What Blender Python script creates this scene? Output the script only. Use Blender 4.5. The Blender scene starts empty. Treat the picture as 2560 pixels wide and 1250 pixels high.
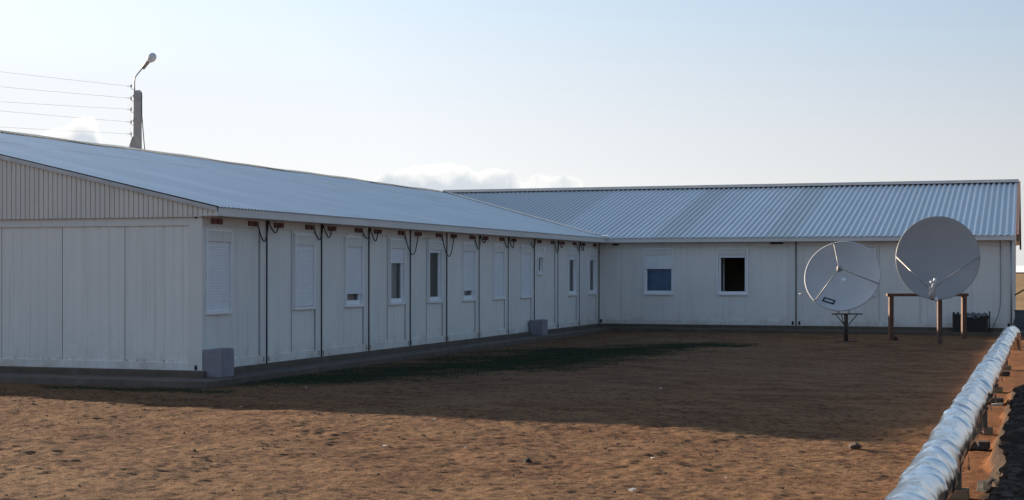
import bpy, bmesh, math, random
import numpy as np
from mathutils import Vector, Matrix
R = math.radians
random.seed(4)
rng = np.random.default_rng(7)
SC = bpy.context.scene
COL = SC.collection

# ------------------------------------------------------------------ camera
YAW = 18.903
cam_d = bpy.data.cameras.new("camera")
cam_d.sensor_width = 36.0
cam_d.lens = 52.91
cam_d.shift_y = 0.02153
cam_d.clip_start = 0.2
cam_d.clip_end = 12000
cam = bpy.data.objects.new("camera", cam_d)
cam.location = (14.251, -24.165, 2.006)
cam.rotation_euler = (R(90), 0, R(YAW))
COL.objects.link(cam)
SC.camera = cam
SC.render.resolution_x, SC.render.resolution_y = 1024, 500
SC.view_settings.view_transform = 'Standard'
SC.view_settings.look = 'None'
SC.view_settings.gamma = 1
SC.view_settings.use_curve_mapping = False
SC.view_settings.exposure = 1.6

# ------------------------------------------------------------------ sun and sky
TRAVEL = Vector((22.0, -5.6, -5.43)).normalized()          # the way the light goes
SUN_EL = math.asin(-TRAVEL.z)
SUN_ROT = math.atan2(-TRAVEL.x, -TRAVEL.y)                  # clockwise from +Y
sun_d = bpy.data.lights.new("sun", 'SUN')
sun_d.energy = 4.0
sun_d.angle = R(0.6)
sun_d.color = (1.0, 0.83, 0.64)
sun = bpy.data.objects.new("sun", sun_d)
sun.rotation_euler = TRAVEL.to_track_quat('-Z', 'Y').to_euler()
sun.location = (-40, 10, 20)
COL.objects.link(sun)

W = bpy.data.worlds.new("World")
SC.world = W
W.use_nodes = True
wn, wl = W.node_tree.nodes, W.node_tree.links
wn.clear()
def wnode(t, **k):
    n = wn.new(t)
    for a, v in k.items(): setattr(n, a, v)
    return n
def wmath(op, a, b=None, clamp=False):
    n = wnode('ShaderNodeMath', operation=op, use_clamp=clamp)
    for i, v in enumerate((a, b)):
        if v is None: continue
        if isinstance(v, (int, float)): n.inputs[i].default_value = v
        else: wl.new(v, n.inputs[i])
    return n.outputs[0]
def wmix(f, a, b):
    n = wnode('ShaderNodeMix', data_type='RGBA')
    for s, v in ((n.inputs[0], f), (n.inputs[6], a), (n.inputs[7], b)):
        if isinstance(v, (int, float)): s.default_value = v
        elif isinstance(v, tuple): s.default_value = (*v, 1)
        else: wl.new(v, s)
    return n.outputs[2]
sky = wnode('ShaderNodeTexSky')
sky.sky_type = 'NISHITA'
sky.sun_disc = False
sky.sun_elevation = SUN_EL
sky.sun_rotation = SUN_ROT
sky.altitude = 0
sky.air_density = 1.0
sky.dust_density = 1.6
sky.ozone_density = 1.2
tc = wnode('ShaderNodeTexCoord')
sp = wnode('ShaderNodeSeparateXYZ')
wl.new(tc.outputs['Generated'], sp.inputs[0])
deg = 180 / math.pi
az = wmath('MULTIPLY', wmath('ARCTAN2', sp.outputs[0], sp.outputs[1]), deg)
el = wmath('MULTIPLY', wmath('ARCSINE', sp.outputs[2]), deg)
# cumulus low over the horizon: their upper outline as elevation over azimuth
prof = [(-36.45, 0.2), (-36.35, 4.75), (-36.03, 4.95), (-35.62, 5.1), (-35.27, 5.2), (-35.06, 5.42), (-34.7, 5.5),
        (-34.38, 5.36), (-34.25, 5.01), (-34.12, 4.74), (-33.8, 0.3), (-24.5, 0.3), (-24.29, 3.2), (-24.06, 3.48),
        (-23.69, 3.66), (-23.16, 3.74), (-22.55, 3.86), (-21.79, 4.0), (-21.18, 4.02), (-20.65, 3.86), (-20.12, 3.74),
        (-19.51, 3.77), (-18.98, 3.72), (-18.6, 3.44), (-18.46, 3.3), (-18.21, 3.5), (-17.83, 3.57),
        (-17.3, 3.5), (-16.89, 3.63), (-16.46, 3.52), (-16.22, 3.34), (-15.85, 0.2)]
ramp = wnode('ShaderNodeValToRGB')
A0, A1 = -38.0, -14.0
els = ramp.color_ramp.elements
for i, (a, e) in enumerate(prof):
    q = (a - A0) / (A1 - A0)
    if i < 2: x = els[i]; x.position = q
    else: x = els.new(q)
    x.color = (e / 10,) * 3 + (1,)
wl.new(wmath('DIVIDE', wmath('SUBTRACT', az, A0), A1 - A0), ramp.inputs[0])
top = wmath('MULTIPLY', ramp.outputs[0], 10.4)
nz = wnode('ShaderNodeTexNoise')
nz.inputs['Scale'].default_value = 90; nz.inputs['Detail'].default_value = 7; nz.inputs['Roughness'].default_value = 0.6
wl.new(tc.outputs['Generated'], nz.inputs[0])
nz2 = wnode('ShaderNodeTexNoise')
nz2.inputs['Scale'].default_value = 38; nz2.inputs['Detail'].default_value = 5
wl.new(tc.outputs['Generated'], nz2.inputs[0])
depth = wmath('ADD', wmath('SUBTRACT', top, el), wmath('MULTIPLY', wmath('SUBTRACT', nz.outputs[0], 0.5), 0.6))
cmask = wmath('MULTIPLY', wmath('MULTIPLY', depth, 11.0, True), wmath('GREATER_THAN', sp.outputs[2], 0.0))
cbody = wmath('MULTIPLY', wmath('ADD', wmath('MULTIPLY', depth, 1.25), wmath('MULTIPLY', wmath('SUBTRACT', nz2.outputs[0], 0.47), 2.6)), 1.0, True)
ccol = wmix(cbody, (1.2, 1.17, 1.1), (0.68, 0.73, 0.79))
SKY_STR = 0.075
csc = wnode('ShaderNodeVectorMath', operation='SCALE')
wl.new(ccol, csc.inputs[0]); csc.inputs['Scale'].default_value = 1.0 / SKY_STR / 2 ** SC.view_settings.exposure
# dry haze that whitens the low sky, most of all towards the sun
sd_ = -TRAVEL
dotn = wnode('ShaderNodeVectorMath', operation='DOT_PRODUCT')
wl.new(tc.outputs['Generated'], dotn.inputs[0]); dotn.inputs[1].default_value = sd_
p2 = wmath('POWER', wmath('MULTIPLY', wmath('ADD', dotn.outputs['Value'], 1.0), 0.5, True), 2.0)
elp = wmath('MINIMUM', wmath('MAXIMUM', el, 0.0), 20.0)
lum = wmath('MINIMUM', wmath('ADD', wmath('MULTIPLY', p2, 1.03), wmath('SUBTRACT', 0.39, wmath('MULTIPLY', elp, 0.012))), 1.0)
blue = wmath('MULTIPLY', wmath('POWER', wmath('DIVIDE', elp, 11.0), 1.6), wmath('SUBTRACT', 1.2, p2), True)
hcol = wmix(blue, (1.0, 0.99, 0.965), (0.52, 0.79, 1.12))
hsc = wnode('ShaderNodeVectorMath', operation='SCALE')
wl.new(hcol, hsc.inputs[0]); wl.new(wmath('DIVIDE', lum, SKY_STR * 2 ** SC.view_settings.exposure), hsc.inputs['Scale'])
hfac = wmath('SUBTRACT', 1.0, wmath('POWER', wmath('DIVIDE', wmath('MAXIMUM', wmath('SUBTRACT', el, 7.0), 0.0), 30.0, True), 0.7), True)
skyc = wmix(hfac, sky.outputs[0], hsc.outputs[0])
fin = wmix(cmask, skyc, csc.outputs[0])
bg = wnode('ShaderNodeBackground')
bg.inputs['Strength'].default_value = SKY_STR
wl.new(fin, bg.inputs[0])
wo = wnode('ShaderNodeOutputWorld')
wl.new(bg.outputs[0], wo.inputs[0])

# ------------------------------------------------------------------ material helpers
class Mat:
    def __init__(s, name):
        s.m = bpy.data.materials.new(name); s.m.use_nodes = True
        s.n = s.m.node_tree.nodes; s.l = s.m.node_tree.links
        s.p = s.n['Principled BSDF']; s.out = s.n['Material Output']
        s.pos = None
    def node(s, t, **k):
        n = s.n.new(t)
        for a, v in k.items(): setattr(n, a, v)
        return n
    def put(s, sock, v):
        if isinstance(v, (int, float)): sock.default_value = v
        elif isinstance(v, tuple): sock.default_value = (*v, 1) if len(v) == 3 and sock.type == 'RGBA' else v
        else: s.l.new(v, sock)
    def P(s, obj=False):
        if s.pos is None:
            if obj: s.pos = s.node('ShaderNodeTexCoord').outputs['Object']
            else: s.pos = s.node('ShaderNodeNewGeometry').outputs['Position']
        return s.pos
    def xyz(s):
        n = s.node('ShaderNodeSeparateXYZ'); s.l.new(s.P(), n.inputs[0]); return n.outputs
    def scaled(s, v):
        n = s.node('ShaderNodeVectorMath', operation='MULTIPLY'); s.l.new(s.P(), n.inputs[0]); n.inputs[1].default_value = v
        return n.outputs[0]
    def noise(s, scale, detail=4, rough=0.55, vec=None, stretch=None):
        n = s.node('ShaderNodeTexNoise')
        n.inputs['Scale'].default_value = scale; n.inputs['Detail'].default_value = detail; n.inputs['Roughness'].default_value = rough
        s.l.new(vec or (s.scaled(stretch) if stretch else s.P()), n.inputs[0])
        return n.outputs[0]
    def rng(s, v, a, b, c=0.0, d=1.0):
        n = s.node('ShaderNodeMapRange'); s.put(n.inputs[0], v)
        for i, q in enumerate((a, b, c, d)): n.inputs[i + 1].default_value = q
        return n.outputs[0]
    def math(s, op, a, b=None, clamp=False):
        n = s.node('ShaderNodeMath', operation=op, use_clamp=clamp); s.put(n.inputs[0], a)
        if b is not None: s.put(n.inputs[1], b)
        return n.outputs[0]
    def mix(s, f, a, b):
        n = s.node('ShaderNodeMix', data_type='RGBA')
        s.put(n.inputs[0], f); s.put(n.inputs[6], a); s.put(n.inputs[7], b)
        return n.outputs[2]
    def bump(s, h, strength=0.3, dist=0.01):
        n = s.node('ShaderNodeBump'); n.inputs['Strength'].default_value = strength; n.inputs['Distance'].default_value = dist
        s.l.new(h, n.inputs['Height']); s.l.new(n.outputs[0], s.p.inputs['Normal'])
    def set(s, col=None, rough=None, metal=None, spec=None):
        for nm, v in (('Base Color', col), ('Roughness', rough), ('Metallic', metal), ('Specular IOR Level', spec)):
            if v is not None: s.put(s.p.inputs[nm], v)
        return s

def simple(name, c1, c2, rough=0.6, metal=0.0, scale=6, spec=0.5, bump=0.0, obj=True, stretch=None):
    m = Mat(name); m.P(obj)
    n = m.noise(scale, 5, 0.6, stretch=stretch)
    m.set(m.mix(m.rng(n, 0.3, 0.7), c1, c2), m.rng(n, 0.2, 0.8, rough - 0.08, rough + 0.08), metal, spec)
    if bump: m.bump(m.noise(scale * 6, 4), bump)
    return m.m

M = {}
# cream painted sheet walls: chalky paint, vertical dirt runs, rust along the lower edge of the sheets
def wall_paint(name, c1, c2, rust=True):
    m = Mat(name)
    n1 = m.noise(0.8, 4); n2 = m.noise(1.0, 5, 0.65, stretch=(9, 9, 0.35)); n3 = m.noise(14, 4, 0.7)
    z = m.xyz()[2]
    c = m.mix(m.rng(n1, 0.3, 0.7), c1, c2)
    xs = m.xyz(); w_ = m.node('ShaderNodeTexWhiteNoise', noise_dimensions='2D')
    cb = m.node('ShaderNodeCombineXYZ'); m.l.new(m.math('FLOOR', m.math('DIVIDE', m.math('ADD', xs[0], 0.285), 1.372)), cb.inputs[0]); m.l.new(m.math('FLOOR', m.math('DIVIDE', xs[1], 2.44)), cb.inputs[1]); m.l.new(cb.outputs[0], w_.inputs[0])
    c = m.mix(m.math('MULTIPLY', w_.outputs[0], 0.22), c, (0.62, 0.615, 0.59))
    c = m.mix(m.math('MULTIPLY', m.rng(z, 0.2, 0.62, 1, 0), m.rng(m.noise(2.2, 5, 0.7), 0.42, 0.7, 0, 0.55)), c, (0.36, 0.27, 0.19))
    c = m.mix(m.rng(n2, 0.52, 0.8, 0, 0.30), c, (0.30, 0.27, 0.22))
    if rust:
        low = m.math('MULTIPLY', m.rng(z, 0.372, 0.395, 1, 0), m.rng(z, 0.335, 0.345, 0, 1))
        c = m.mix(m.math('MULTIPLY', low, m.rng(m.noise(11, 5, 0.75, stretch=(1, 1, 0.05)), 0.53, 0.68, 0, 0.85), True), c, (0.12, 0.055, 0.035))
        c = m.mix(m.math('MULTIPLY', m.rng(z, 0.36, 0.9, 0.3, 0), m.rng(n3, 0.55, 0.75)), c, (0.22, 0.13, 0.08))
        up = m.math('MULTIPLY', m.rng(z, 2.80, 2.86, 0, 1), m.rng(m.noise(4, 4, 0.7, stretch=(1, 1, 0.2)), 0.55, 0.68))
        c = m.mix(m.math('MULTIPLY', up, 0.5), c, (0.2, 0.09, 0.055))
    m.set(c, m.rng(n3, 0.2, 0.8, 0.5, 0.7), 0.0, 0.35)
    m.bump(n3, 0.06)
    return m.m
M['wall'] = wall_paint('cream_painted_sheet', (0.81, 0.805, 0.775), (0.75, 0.748, 0.725))
M['frame'] = wall_paint('cream_painted_steel', (0.77, 0.765, 0.74), (0.70, 0.70, 0.68), False)
M['cladding'] = wall_paint('cream_trapezoid_sheet', (0.74, 0.71, 0.64), (0.66, 0.635, 0.58), False)
M['fascia'] = simple('pale_fascia_sheet', (0.72, 0.71, 0.69), (0.64, 0.635, 0.62), 0.5, 0, 1.3)
M['pvc'] = simple('white_plastic', (0.86, 0.88, 0.90), (0.82, 0.84, 0.87), 0.35, 0, 3)
M['shutter'] = simple('white_shutter_slat', (0.82, 0.85, 0.89), (0.76, 0.79, 0.84), 0.4, 0, 4)
M['grey_trim'] = simple('grey_zinc_trim', (0.42, 0.44, 0.46), (0.34, 0.36, 0.38), 0.45, 0.5, 3)
M['black_cable'] = simple('black_cable_sheath', (0.022, 0.022, 0.024), (0.035, 0.034, 0.034), 0.5, 0, 20)
M['grey_cable'] = simple('grey_cable_sheath', (0.16, 0.155, 0.15), (0.12, 0.12, 0.12), 0.55, 0, 20)
M['cap_sheet'] = simple('weathered_cap_sheet', (0.36, 0.38, 0.395), (0.28, 0.30, 0.31), 0.5, 0.2, 2.5)
M['red_box'] = simple('faded_red_brown_plastic', (0.21, 0.078, 0.062), (0.13, 0.05, 0.04), 0.55, 0, 9)
M['dark_hole'] = simple('dark_cavity', (0.015, 0.015, 0.017), (0.02, 0.02, 0.02), 0.8, 0, 9)
M['interior'] = simple('interior_board', (0.42, 0.38, 0.32), (0.36, 0.32, 0.27), 0.8, 0, 2)
M['curtain_grey'] = simple('grey_curtain_cloth', (0.62, 0.60, 0.60), (0.48, 0.46, 0.46), 0.9, 0, 8)
M['curtain_tan'] = simple('tan_curtain_cloth', (0.62, 0.54, 0.44), (0.46, 0.39, 0.32), 0.9, 0, 8)
M['sky_reflection'] = simple('painted_sky_reflection', (0.26, 0.42, 0.66), (0.19, 0.33, 0.56), 0.9, 0, 5)  # blue of the sky mirrored in one pane, painted as a sheet
M['concrete'] = simple('weathered_concrete', (0.135, 0.106, 0.084), (0.09, 0.071, 0.057), 0.9, 0, 2.5, bump=0.3)
M['plinth'] = simple('dark_stained_concrete', (0.13, 0.104, 0.082), (0.09, 0.072, 0.057), 0.9, 0, 3, bump=0.3)
M['lilac_block'] = simple('lilac_grey_block', (0.27, 0.25, 0.285), (0.22, 0.205, 0.235), 0.9, 0, 7, bump=0.25)
M['pole_concrete'] = simple('pale_pole_concrete', (0.44, 0.42, 0.40), (0.33, 0.32, 0.31), 0.85, 0, 4, bump=0.2)
M['lamp_metal'] = simple('dull_grey_lamp_metal', (0.33, 0.33, 0.34), (0.25, 0.25, 0.26), 0.5, 0.3, 6)
M['lamp_glass'] = simple('milky_lamp_glass', (0.72, 0.74, 0.75), (0.62, 0.64, 0.66), 0.25, 0, 6)
M['wire'] = simple('aluminium_wire', (0.75, 0.75, 0.77), (0.65, 0.65, 0.67), 0.5, 0.0, 10)
M['dish'] = simple('matt_grey_dish_paint', (0.56, 0.56, 0.57), (0.50, 0.50, 0.51), 0.6, 0, 1.4, 0.3)
M['dish2'] = simple('pale_grey_dish_paint', (0.40, 0.40, 0.41), (0.365, 0.365, 0.375), 0.65, 0, 1.4, 0.25)
M['strut'] = simple('pale_painted_tube', (0.34, 0.335, 0.33), (0.28, 0.275, 0.27), 0.45, 0.1, 6)
M['feed'] = simple('pale_feed_casting', (0.46, 0.45, 0.44), (0.34, 0.335, 0.33), 0.4, 0.3, 9)
M['white_cap_glint'] = simple('white_cap_and_painted_glint', (0.85, 0.85, 0.84), (0.78, 0.78, 0.78), 0.3, 0, 9)  # near-white cap; also the sunlight painted on flashing end and feed
M['sticker_dark'] = simple('dark_blue_sticker', (0.02, 0.026, 0.04), (0.03, 0.035, 0.05), 0.5, 0, 9)
M['rust_steel'] = simple('brown_rusty_steel', (0.15, 0.085, 0.062), (0.085, 0.05, 0.038), 0.75, 0.1, 7, bump=0.3)
M['dark_steel'] = simple('dark_brown_steel', (0.06, 0.043, 0.037), (0.035, 0.027, 0.025), 0.7, 0.1, 7, bump=0.2)
M['verge'] = simple('brown_barge_board', (0.20, 0.125, 0.10), (0.14, 0.09, 0.075), 0.8, 0, 3)
M['timber'] = simple('weathered_timber', (0.27, 0.19, 0.12), (0.17, 0.115, 0.075), 0.85, 0, 3, bump=0.3, stretch=(1.5, 14, 14))
M['dark_timber'] = simple('tarred_timber', (0.06, 0.05, 0.042), (0.035, 0.03, 0.026), 0.8, 0, 3, bump=0.3, stretch=(1.5, 14, 14))
M['green_block'] = simple('grey_green_painted_steel', (0.085, 0.095, 0.09), (0.06, 0.066, 0.064), 0.6, 0.1, 6)
M['black_plastic'] = simple('black_crate_plastic', (0.016, 0.016, 0.018), (0.03, 0.028, 0.028), 0.6, 0, 8)
M['grey_sheet'] = simple('grey_plastic_sheet', (0.14, 0.14, 0.15), (0.09, 0.09, 0.1), 0.5, 0, 6)
M['stone'] = simple('dark_field_stone', (0.035, 0.03, 0.028), (0.022, 0.019, 0.018), 0.9, 0, 12, bump=0.4)
M['soil_lump'] = simple('brown_soil_lump', (0.10, 0.072, 0.054), (0.06, 0.045, 0.036), 0.95, 0, 14, bump=0.5)
M['paper'] = simple('white_scrap', (0.60, 0.56, 0.48), (0.48, 0.44, 0.37), 0.7, 0, 20)
M['tank'] = simple('dark_grey_tank_sheet', (0.13, 0.13, 0.15), (0.10, 0.10, 0.115), 0.7, 0, 4)

def roof_metal(name, axis, old, c1, c2):
    m = Mat(name)
    x = m.xyz()[axis]
    sh = m.math('FLOOR', m.math('DIVIDE', x, 0.98))
    wn_ = m.node('ShaderNodeTexWhiteNoise', noise_dimensions='1D'); m.l.new(sh, wn_.inputs['W'])
    tone = m.rng(wn_.outputs[0], 0, 1, -0.02, 1)
    n1 = m.noise(0.7, 5, 0.65); n2 = m.noise(9, 4, 0.7)
    c = m.mix(tone, c1, c2)
    if old:
        odd = m.math('MAXIMUM', m.rng(wn_.outputs[0], 0.80, 0.82), m.math('MULTIPLY', m.rng(x, -1.8, -2.0), 0.8))
        c = m.mix(odd, c, (0.37, 0.39, 0.39))
    c = m.mix(m.rng(n1, 0.45, 0.75, 0, 0.45), c, (0.55, 0.555, 0.55) if not old else (0.38, 0.40, 0.42))
    m.set(c, m.rng(n2, 0.2, 0.8, 0.26, 0.38), 1.0, 0.5)
    m.bump(n2, 0.08)
    return m.m
M['roof_y'] = roof_metal('galvanised_sheet', 1, False, (0.76, 0.76, 0.75), (0.68, 0.69, 0.69))
M['roof_x'] = roof_metal('galvanised_sheet_mixed', 0, True, (0.48, 0.50, 0.54), (0.42, 0.44, 0.48))

# window glass: thin pane that lets light through and mirrors the sky by the angle
g = Mat('window_glass')
fr = g.node('ShaderNodeFresnel'); fr.inputs['IOR'].default_value = 1.5
tr = g.node('ShaderNodeBsdfTransparent'); tr.inputs[0].default_value = (0.82, 0.85, 0.87, 1)
gl = g.node('ShaderNodeBsdfGlossy'); gl.inputs['Roughness'].default_value = 0.02
mx = g.node('ShaderNodeMixShader')
g.l.new(g.math('MULTIPLY', fr.outputs[0], 1.4, True), mx.inputs[0]); g.l.new(tr.outputs[0], mx.inputs[1]); g.l.new(gl.outputs[0], mx.inputs[2])
g.l.new(mx.outputs[0], g.out.inputs[0])
M['glass'] = g.m

# crinkled aluminium foil
g = Mat('crinkled_foil'); g.P(True)
n1 = g.noise(5, 4, 0.6, stretch=(0.7, 1.4, 0.7)); n2 = g.noise(14, 4, 0.6, stretch=(0.5, 1.8, 0.5))
g.set(g.mix(g.rng(n1, 0.35, 0.65), (0.80, 0.81, 0.83), (0.68, 0.69, 0.73)), g.rng(n2, 0.3, 0.7, 0.10, 0.22), 1.0)
g.bump(g.math('ADD', n2, g.math('MULTIPLY', n1, 1.5)), 0.28, 0.02)
M['foil'] = g.m

# bare red-brown soil, pale sand, straw-coloured steppe far off
g = Mat('bare_soil')
X = g.xyz()
n1 = g.noise(0.22, 5, 0.6); n2 = g.noise(1.3, 6, 0.65, stretch=(0.7, 1.4, 1)); n3 = g.noise(9, 6, 0.7); n4 = g.noise(45, 5, 0.7)
c = g.mix(g.rng(n2, 0.40, 0.60), (0.138, 0.062, 0.030), (0.222, 0.121, 0.060))
c = g.mix(g.rng(n1, 0.42, 0.62, 0, 0.65), c, (0.228, 0.135, 0.070))
n5 = g.noise(6.0, 4, 0.6, stretch=(0.75, 1.3, 1)); n6 = g.noise(17, 3, 0.6, stretch=(0.6, 1.2, 1))  # dark dashes: moist clods, and their shade painted into the soil colour
c = g.mix(g.math('MULTIPLY', g.rng(n5, 0.53, 0.60, 0, 0.7), g.rng(n2, 0.64, 0.44, 0.35, 1)), c, (0.070, 0.028, 0.014))
c = g.mix(g.math('MULTIPLY', g.rng(n6, 0.53, 0.60, 0, 0.9), g.rng(n2, 0.66, 0.42, 0.4, 1)), c, (0.052, 0.022, 0.013))
c = g.mix(g.rng(n4, 0.58, 0.72, 0, 0.5), c, (0.29, 0.185, 0.095))
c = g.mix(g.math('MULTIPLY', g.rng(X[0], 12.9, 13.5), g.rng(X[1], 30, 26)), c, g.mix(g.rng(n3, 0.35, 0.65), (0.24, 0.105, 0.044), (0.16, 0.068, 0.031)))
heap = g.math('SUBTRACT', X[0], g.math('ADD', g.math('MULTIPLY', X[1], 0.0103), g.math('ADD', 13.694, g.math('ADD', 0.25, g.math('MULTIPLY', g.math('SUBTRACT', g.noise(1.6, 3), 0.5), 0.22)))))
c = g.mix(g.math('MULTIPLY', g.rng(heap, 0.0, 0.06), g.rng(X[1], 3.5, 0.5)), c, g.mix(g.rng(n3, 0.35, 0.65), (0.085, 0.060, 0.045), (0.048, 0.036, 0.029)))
straw = g.mix(g.rng(g.noise(0.06, 5, 0.65), 0.35, 0.65), (0.30, 0.195, 0.095), (0.22, 0.14, 0.07))
c = g.mix(g.rng(X[1], 46, 56), c, straw)
g.set(c, 0.95, 0, 0.15)
g.bump(g.math('ADD', n4, g.math('MULTIPLY', n3, 2.0)), 1.0, 0.03)
M['soil'] = g.m
g = Mat('short_grass'); 
n1 = g.noise(1.5, 4)
g.set(g.mix(g.rng(n1, 0.35, 0.65), (0.032, 0.054, 0.032), (0.052, 0.066, 0.038)), 0.8, 0, 0.2)
M['grass'] = g.m
g = Mat('dry_stalk'); n1 = g.noise(3, 4)
g.set(g.mix(g.rng(n1, 0.35, 0.65), (0.46, 0.36, 0.2), (0.32, 0.23, 0.13)), 0.85, 0, 0.2)
M['straw'] = g.m

# ------------------------------------------------------------------ mesh helpers
class MB:
    def __init__(s): s.v = []; s.f = []; s.sm = []
    def add(s, vs, fs, smooth=False):
        b = len(s.v); s.v += [tuple(v) for v in vs]
        s.f += [tuple(b + i for i in f) for f in fs]; s.sm += [smooth] * len(fs)
    def quad(s, a, b, c, d): s.add([a, b, c, d], [(0, 1, 2, 3)])
    def hexa(s, p, bevel=0.0):
        s.add(p, [(0, 3, 2, 1), (4, 5, 6, 7), (0, 1, 5, 4), (1, 2, 6, 5), (2, 3, 7, 6), (3, 0, 4, 7)])
    def box(s, fr, a0, a1, o0, o1, z0, z1):
        s.hexa([fr(a0, o0, z0), fr(a1, o0, z0), fr(a1, o1, z0), fr(a0, o1, z0), fr(a0, o0, z1), fr(a1, o0, z1), fr(a1, o1, z1), fr(a0, o1, z1)])
    def tube(s, pts, r, n=8, cap=True, radii=None):
        pts = [Vector(p) for p in pts]; k = len(pts)
        up = None; rings = []
        for i, p in enumerate(pts):
            t = (pts[min(i + 1, k - 1)] - pts[max(i - 1, 0)]).normalized()
            if up is None:
                up = Vector((0, 0, 1)) if abs(t.z) < 0.9 else Vector((1, 0, 0))
            a = t.cross(up).normalized(); up = a.cross(t).normalized()
            rr = radii[i] if radii else r
            rings.append([p + (a * math.cos(q) + up * math.sin(q)) * rr for q in [2 * math.pi * j / n for j in range(n)]])
        vs = [v for g_ in rings for v in g_]; fs = []
        for i in range(k - 1):
            for j in range(n):
                fs.append((i * n + j, i * n + (j + 1) % n, (i + 1) * n + (j + 1) % n, (i + 1) * n + j))
        s.add(vs, fs, True)
        if cap:
            s.add(rings[0], [tuple(range(n))[::-1]]); s.add(rings[-1], [tuple(range(n))])
    def lathe(s, prof, mat4, n=48, smooth=True):
        vs = []; fs = []; k = len(prof)
        for j in range(n):
            q = 2 * math.pi * j / n
            for r, z in prof: vs.append(mat4 @ Vector((r * math.cos(q), r * math.sin(q), z)))
        for j in range(n):
            for i in range(k - 1):
                a = j * k + i; b = ((j + 1) % n) * k + i
                fs.append((a, b, b + 1, a + 1))
        s.add(vs, fs, smooth)
    def build(s, name, mat, parent=None, bevel=0.0, auto=False):
        me = bpy.data.meshes.new(name)
        me.from_pydata(s.v, [], s.f)
        me.polygons.foreach_set('use_smooth', s.sm)
        bm = bmesh.new(); bm.from_mesh(me)
        bmesh.ops.remove_doubles(bm, verts=bm.verts, dist=1e-5)
        bmesh.ops.recalc_face_normals(bm, faces=bm.faces)
        if bevel:
            bmesh.ops.bevel(bm, geom=[e for e in bm.edges if e.calc_face_angle(0) > 0.6], offset=bevel, segments=2, affect='EDGES', profile=0.6)
        bm.to_mesh(me); bm.free()
        me.materials.append(M[mat])
        o = bpy.data.objects.new(name, me); COL.objects.link(o)
        if parent: 
            o.parent = parent
            o.matrix_parent_inverse = parent_inv(parent)
        return o
def parent_world(p):
    m = p.matrix_basis.copy()
    while p.parent:
        m = p.parent.matrix_basis @ p.matrix_parent_inverse @ m if False else m
        break
    return m
def parent_inv(p):
    # part meshes are written in world coordinates: undo the empty's own location
    m = Matrix.Identity(4); q = p
    chain = []
    while q: chain.append(q); q = q.parent
    for q in reversed(chain): m = m @ q.matrix_parent_inverse @ q.matrix_basis
    return m.inverted()
def tag(o, label=None, cat=None, group=None, kind=None):
    if label: o['label'] = label
    if cat: o['category'] = cat
    if group: o['group'] = group
    if kind: o['kind'] = kind
    return o
def thing(name, loc, label, cat, group=None):
    o = bpy.data.objects.new(name, None); o.location = loc; o.empty_display_size = 0.3
    COL.objects.link(o)
    return tag(o, label, cat, group)
def W3(a, o, z): return (a, o, z)

# ------------------------------------------------------------------ building dimensions
Y = 26.84            # line of the short wing's front wall
MOD = 2.44           # container width along the long wing
N = 11
LX = 6.887           # container length along the short wing
B, T = 0.20, 3.03    # underside and top of the containers
HW = 9.65            # half width of a wing
EA = 0.36            # eave overhang
RZ0, SL = 3.19, 0.2265
def rz(d): return RZ0 + SL * d     # roof height d metres in from the eave line
RIDGE = rz(HW + EA)
fL = lambda a, o, z: (o, a, z)               # long wing wall: a along +y, o outwards
fR = lambda a, o, z: (a, Y - o, z)           # short wing wall
fG = lambda a, o, z: (a, -o, z)              # gable wall

# ------------------------------------------------------------------ ground
def vnoise(x, y, seed):
    xi = np.floor(x).astype(np.int64); yi = np.floor(y).astype(np.int64); fx = x - xi; fy = y - yi
    def h(a, b):
        n = (a * 374761393 + b * 668265263 + seed * 1442695041) & 0xffffffff
        n = ((n ^ (n >> 13)) * 1274126177) & 0xffffffff
        return ((n ^ (n >> 16)) & 0xffff) / 65535.0
    u = fx * fx * (3 - 2 * fx); v = fy * fy * (3 - 2 * fy)
    return (h(xi, yi) * (1 - u) + h(xi + 1, yi) * u) * (1 - v) + (h(xi, yi + 1) * (1 - u) + h(xi + 1, yi + 1) * u) * v
def fbm(x, y, seed, octv=4, g_=0.5):
    s = 0; a = 1; t = 0
    for i in range(octv):
        s = s + a * vnoise(x * 2 ** i + 17.3 * i, y * 2 ** i - 9.1 * i, seed + i); t += a; a *= g_
    return s / t - 0.5
def sstep(a, b, x):
    t = np.clip((x - a) / (b - a), 0, 1); return t * t * (3 - 2 * t)
PX = lambda y: 13.445 + 0.0103 * (y + 24.16)        # pipe axis over y
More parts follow.
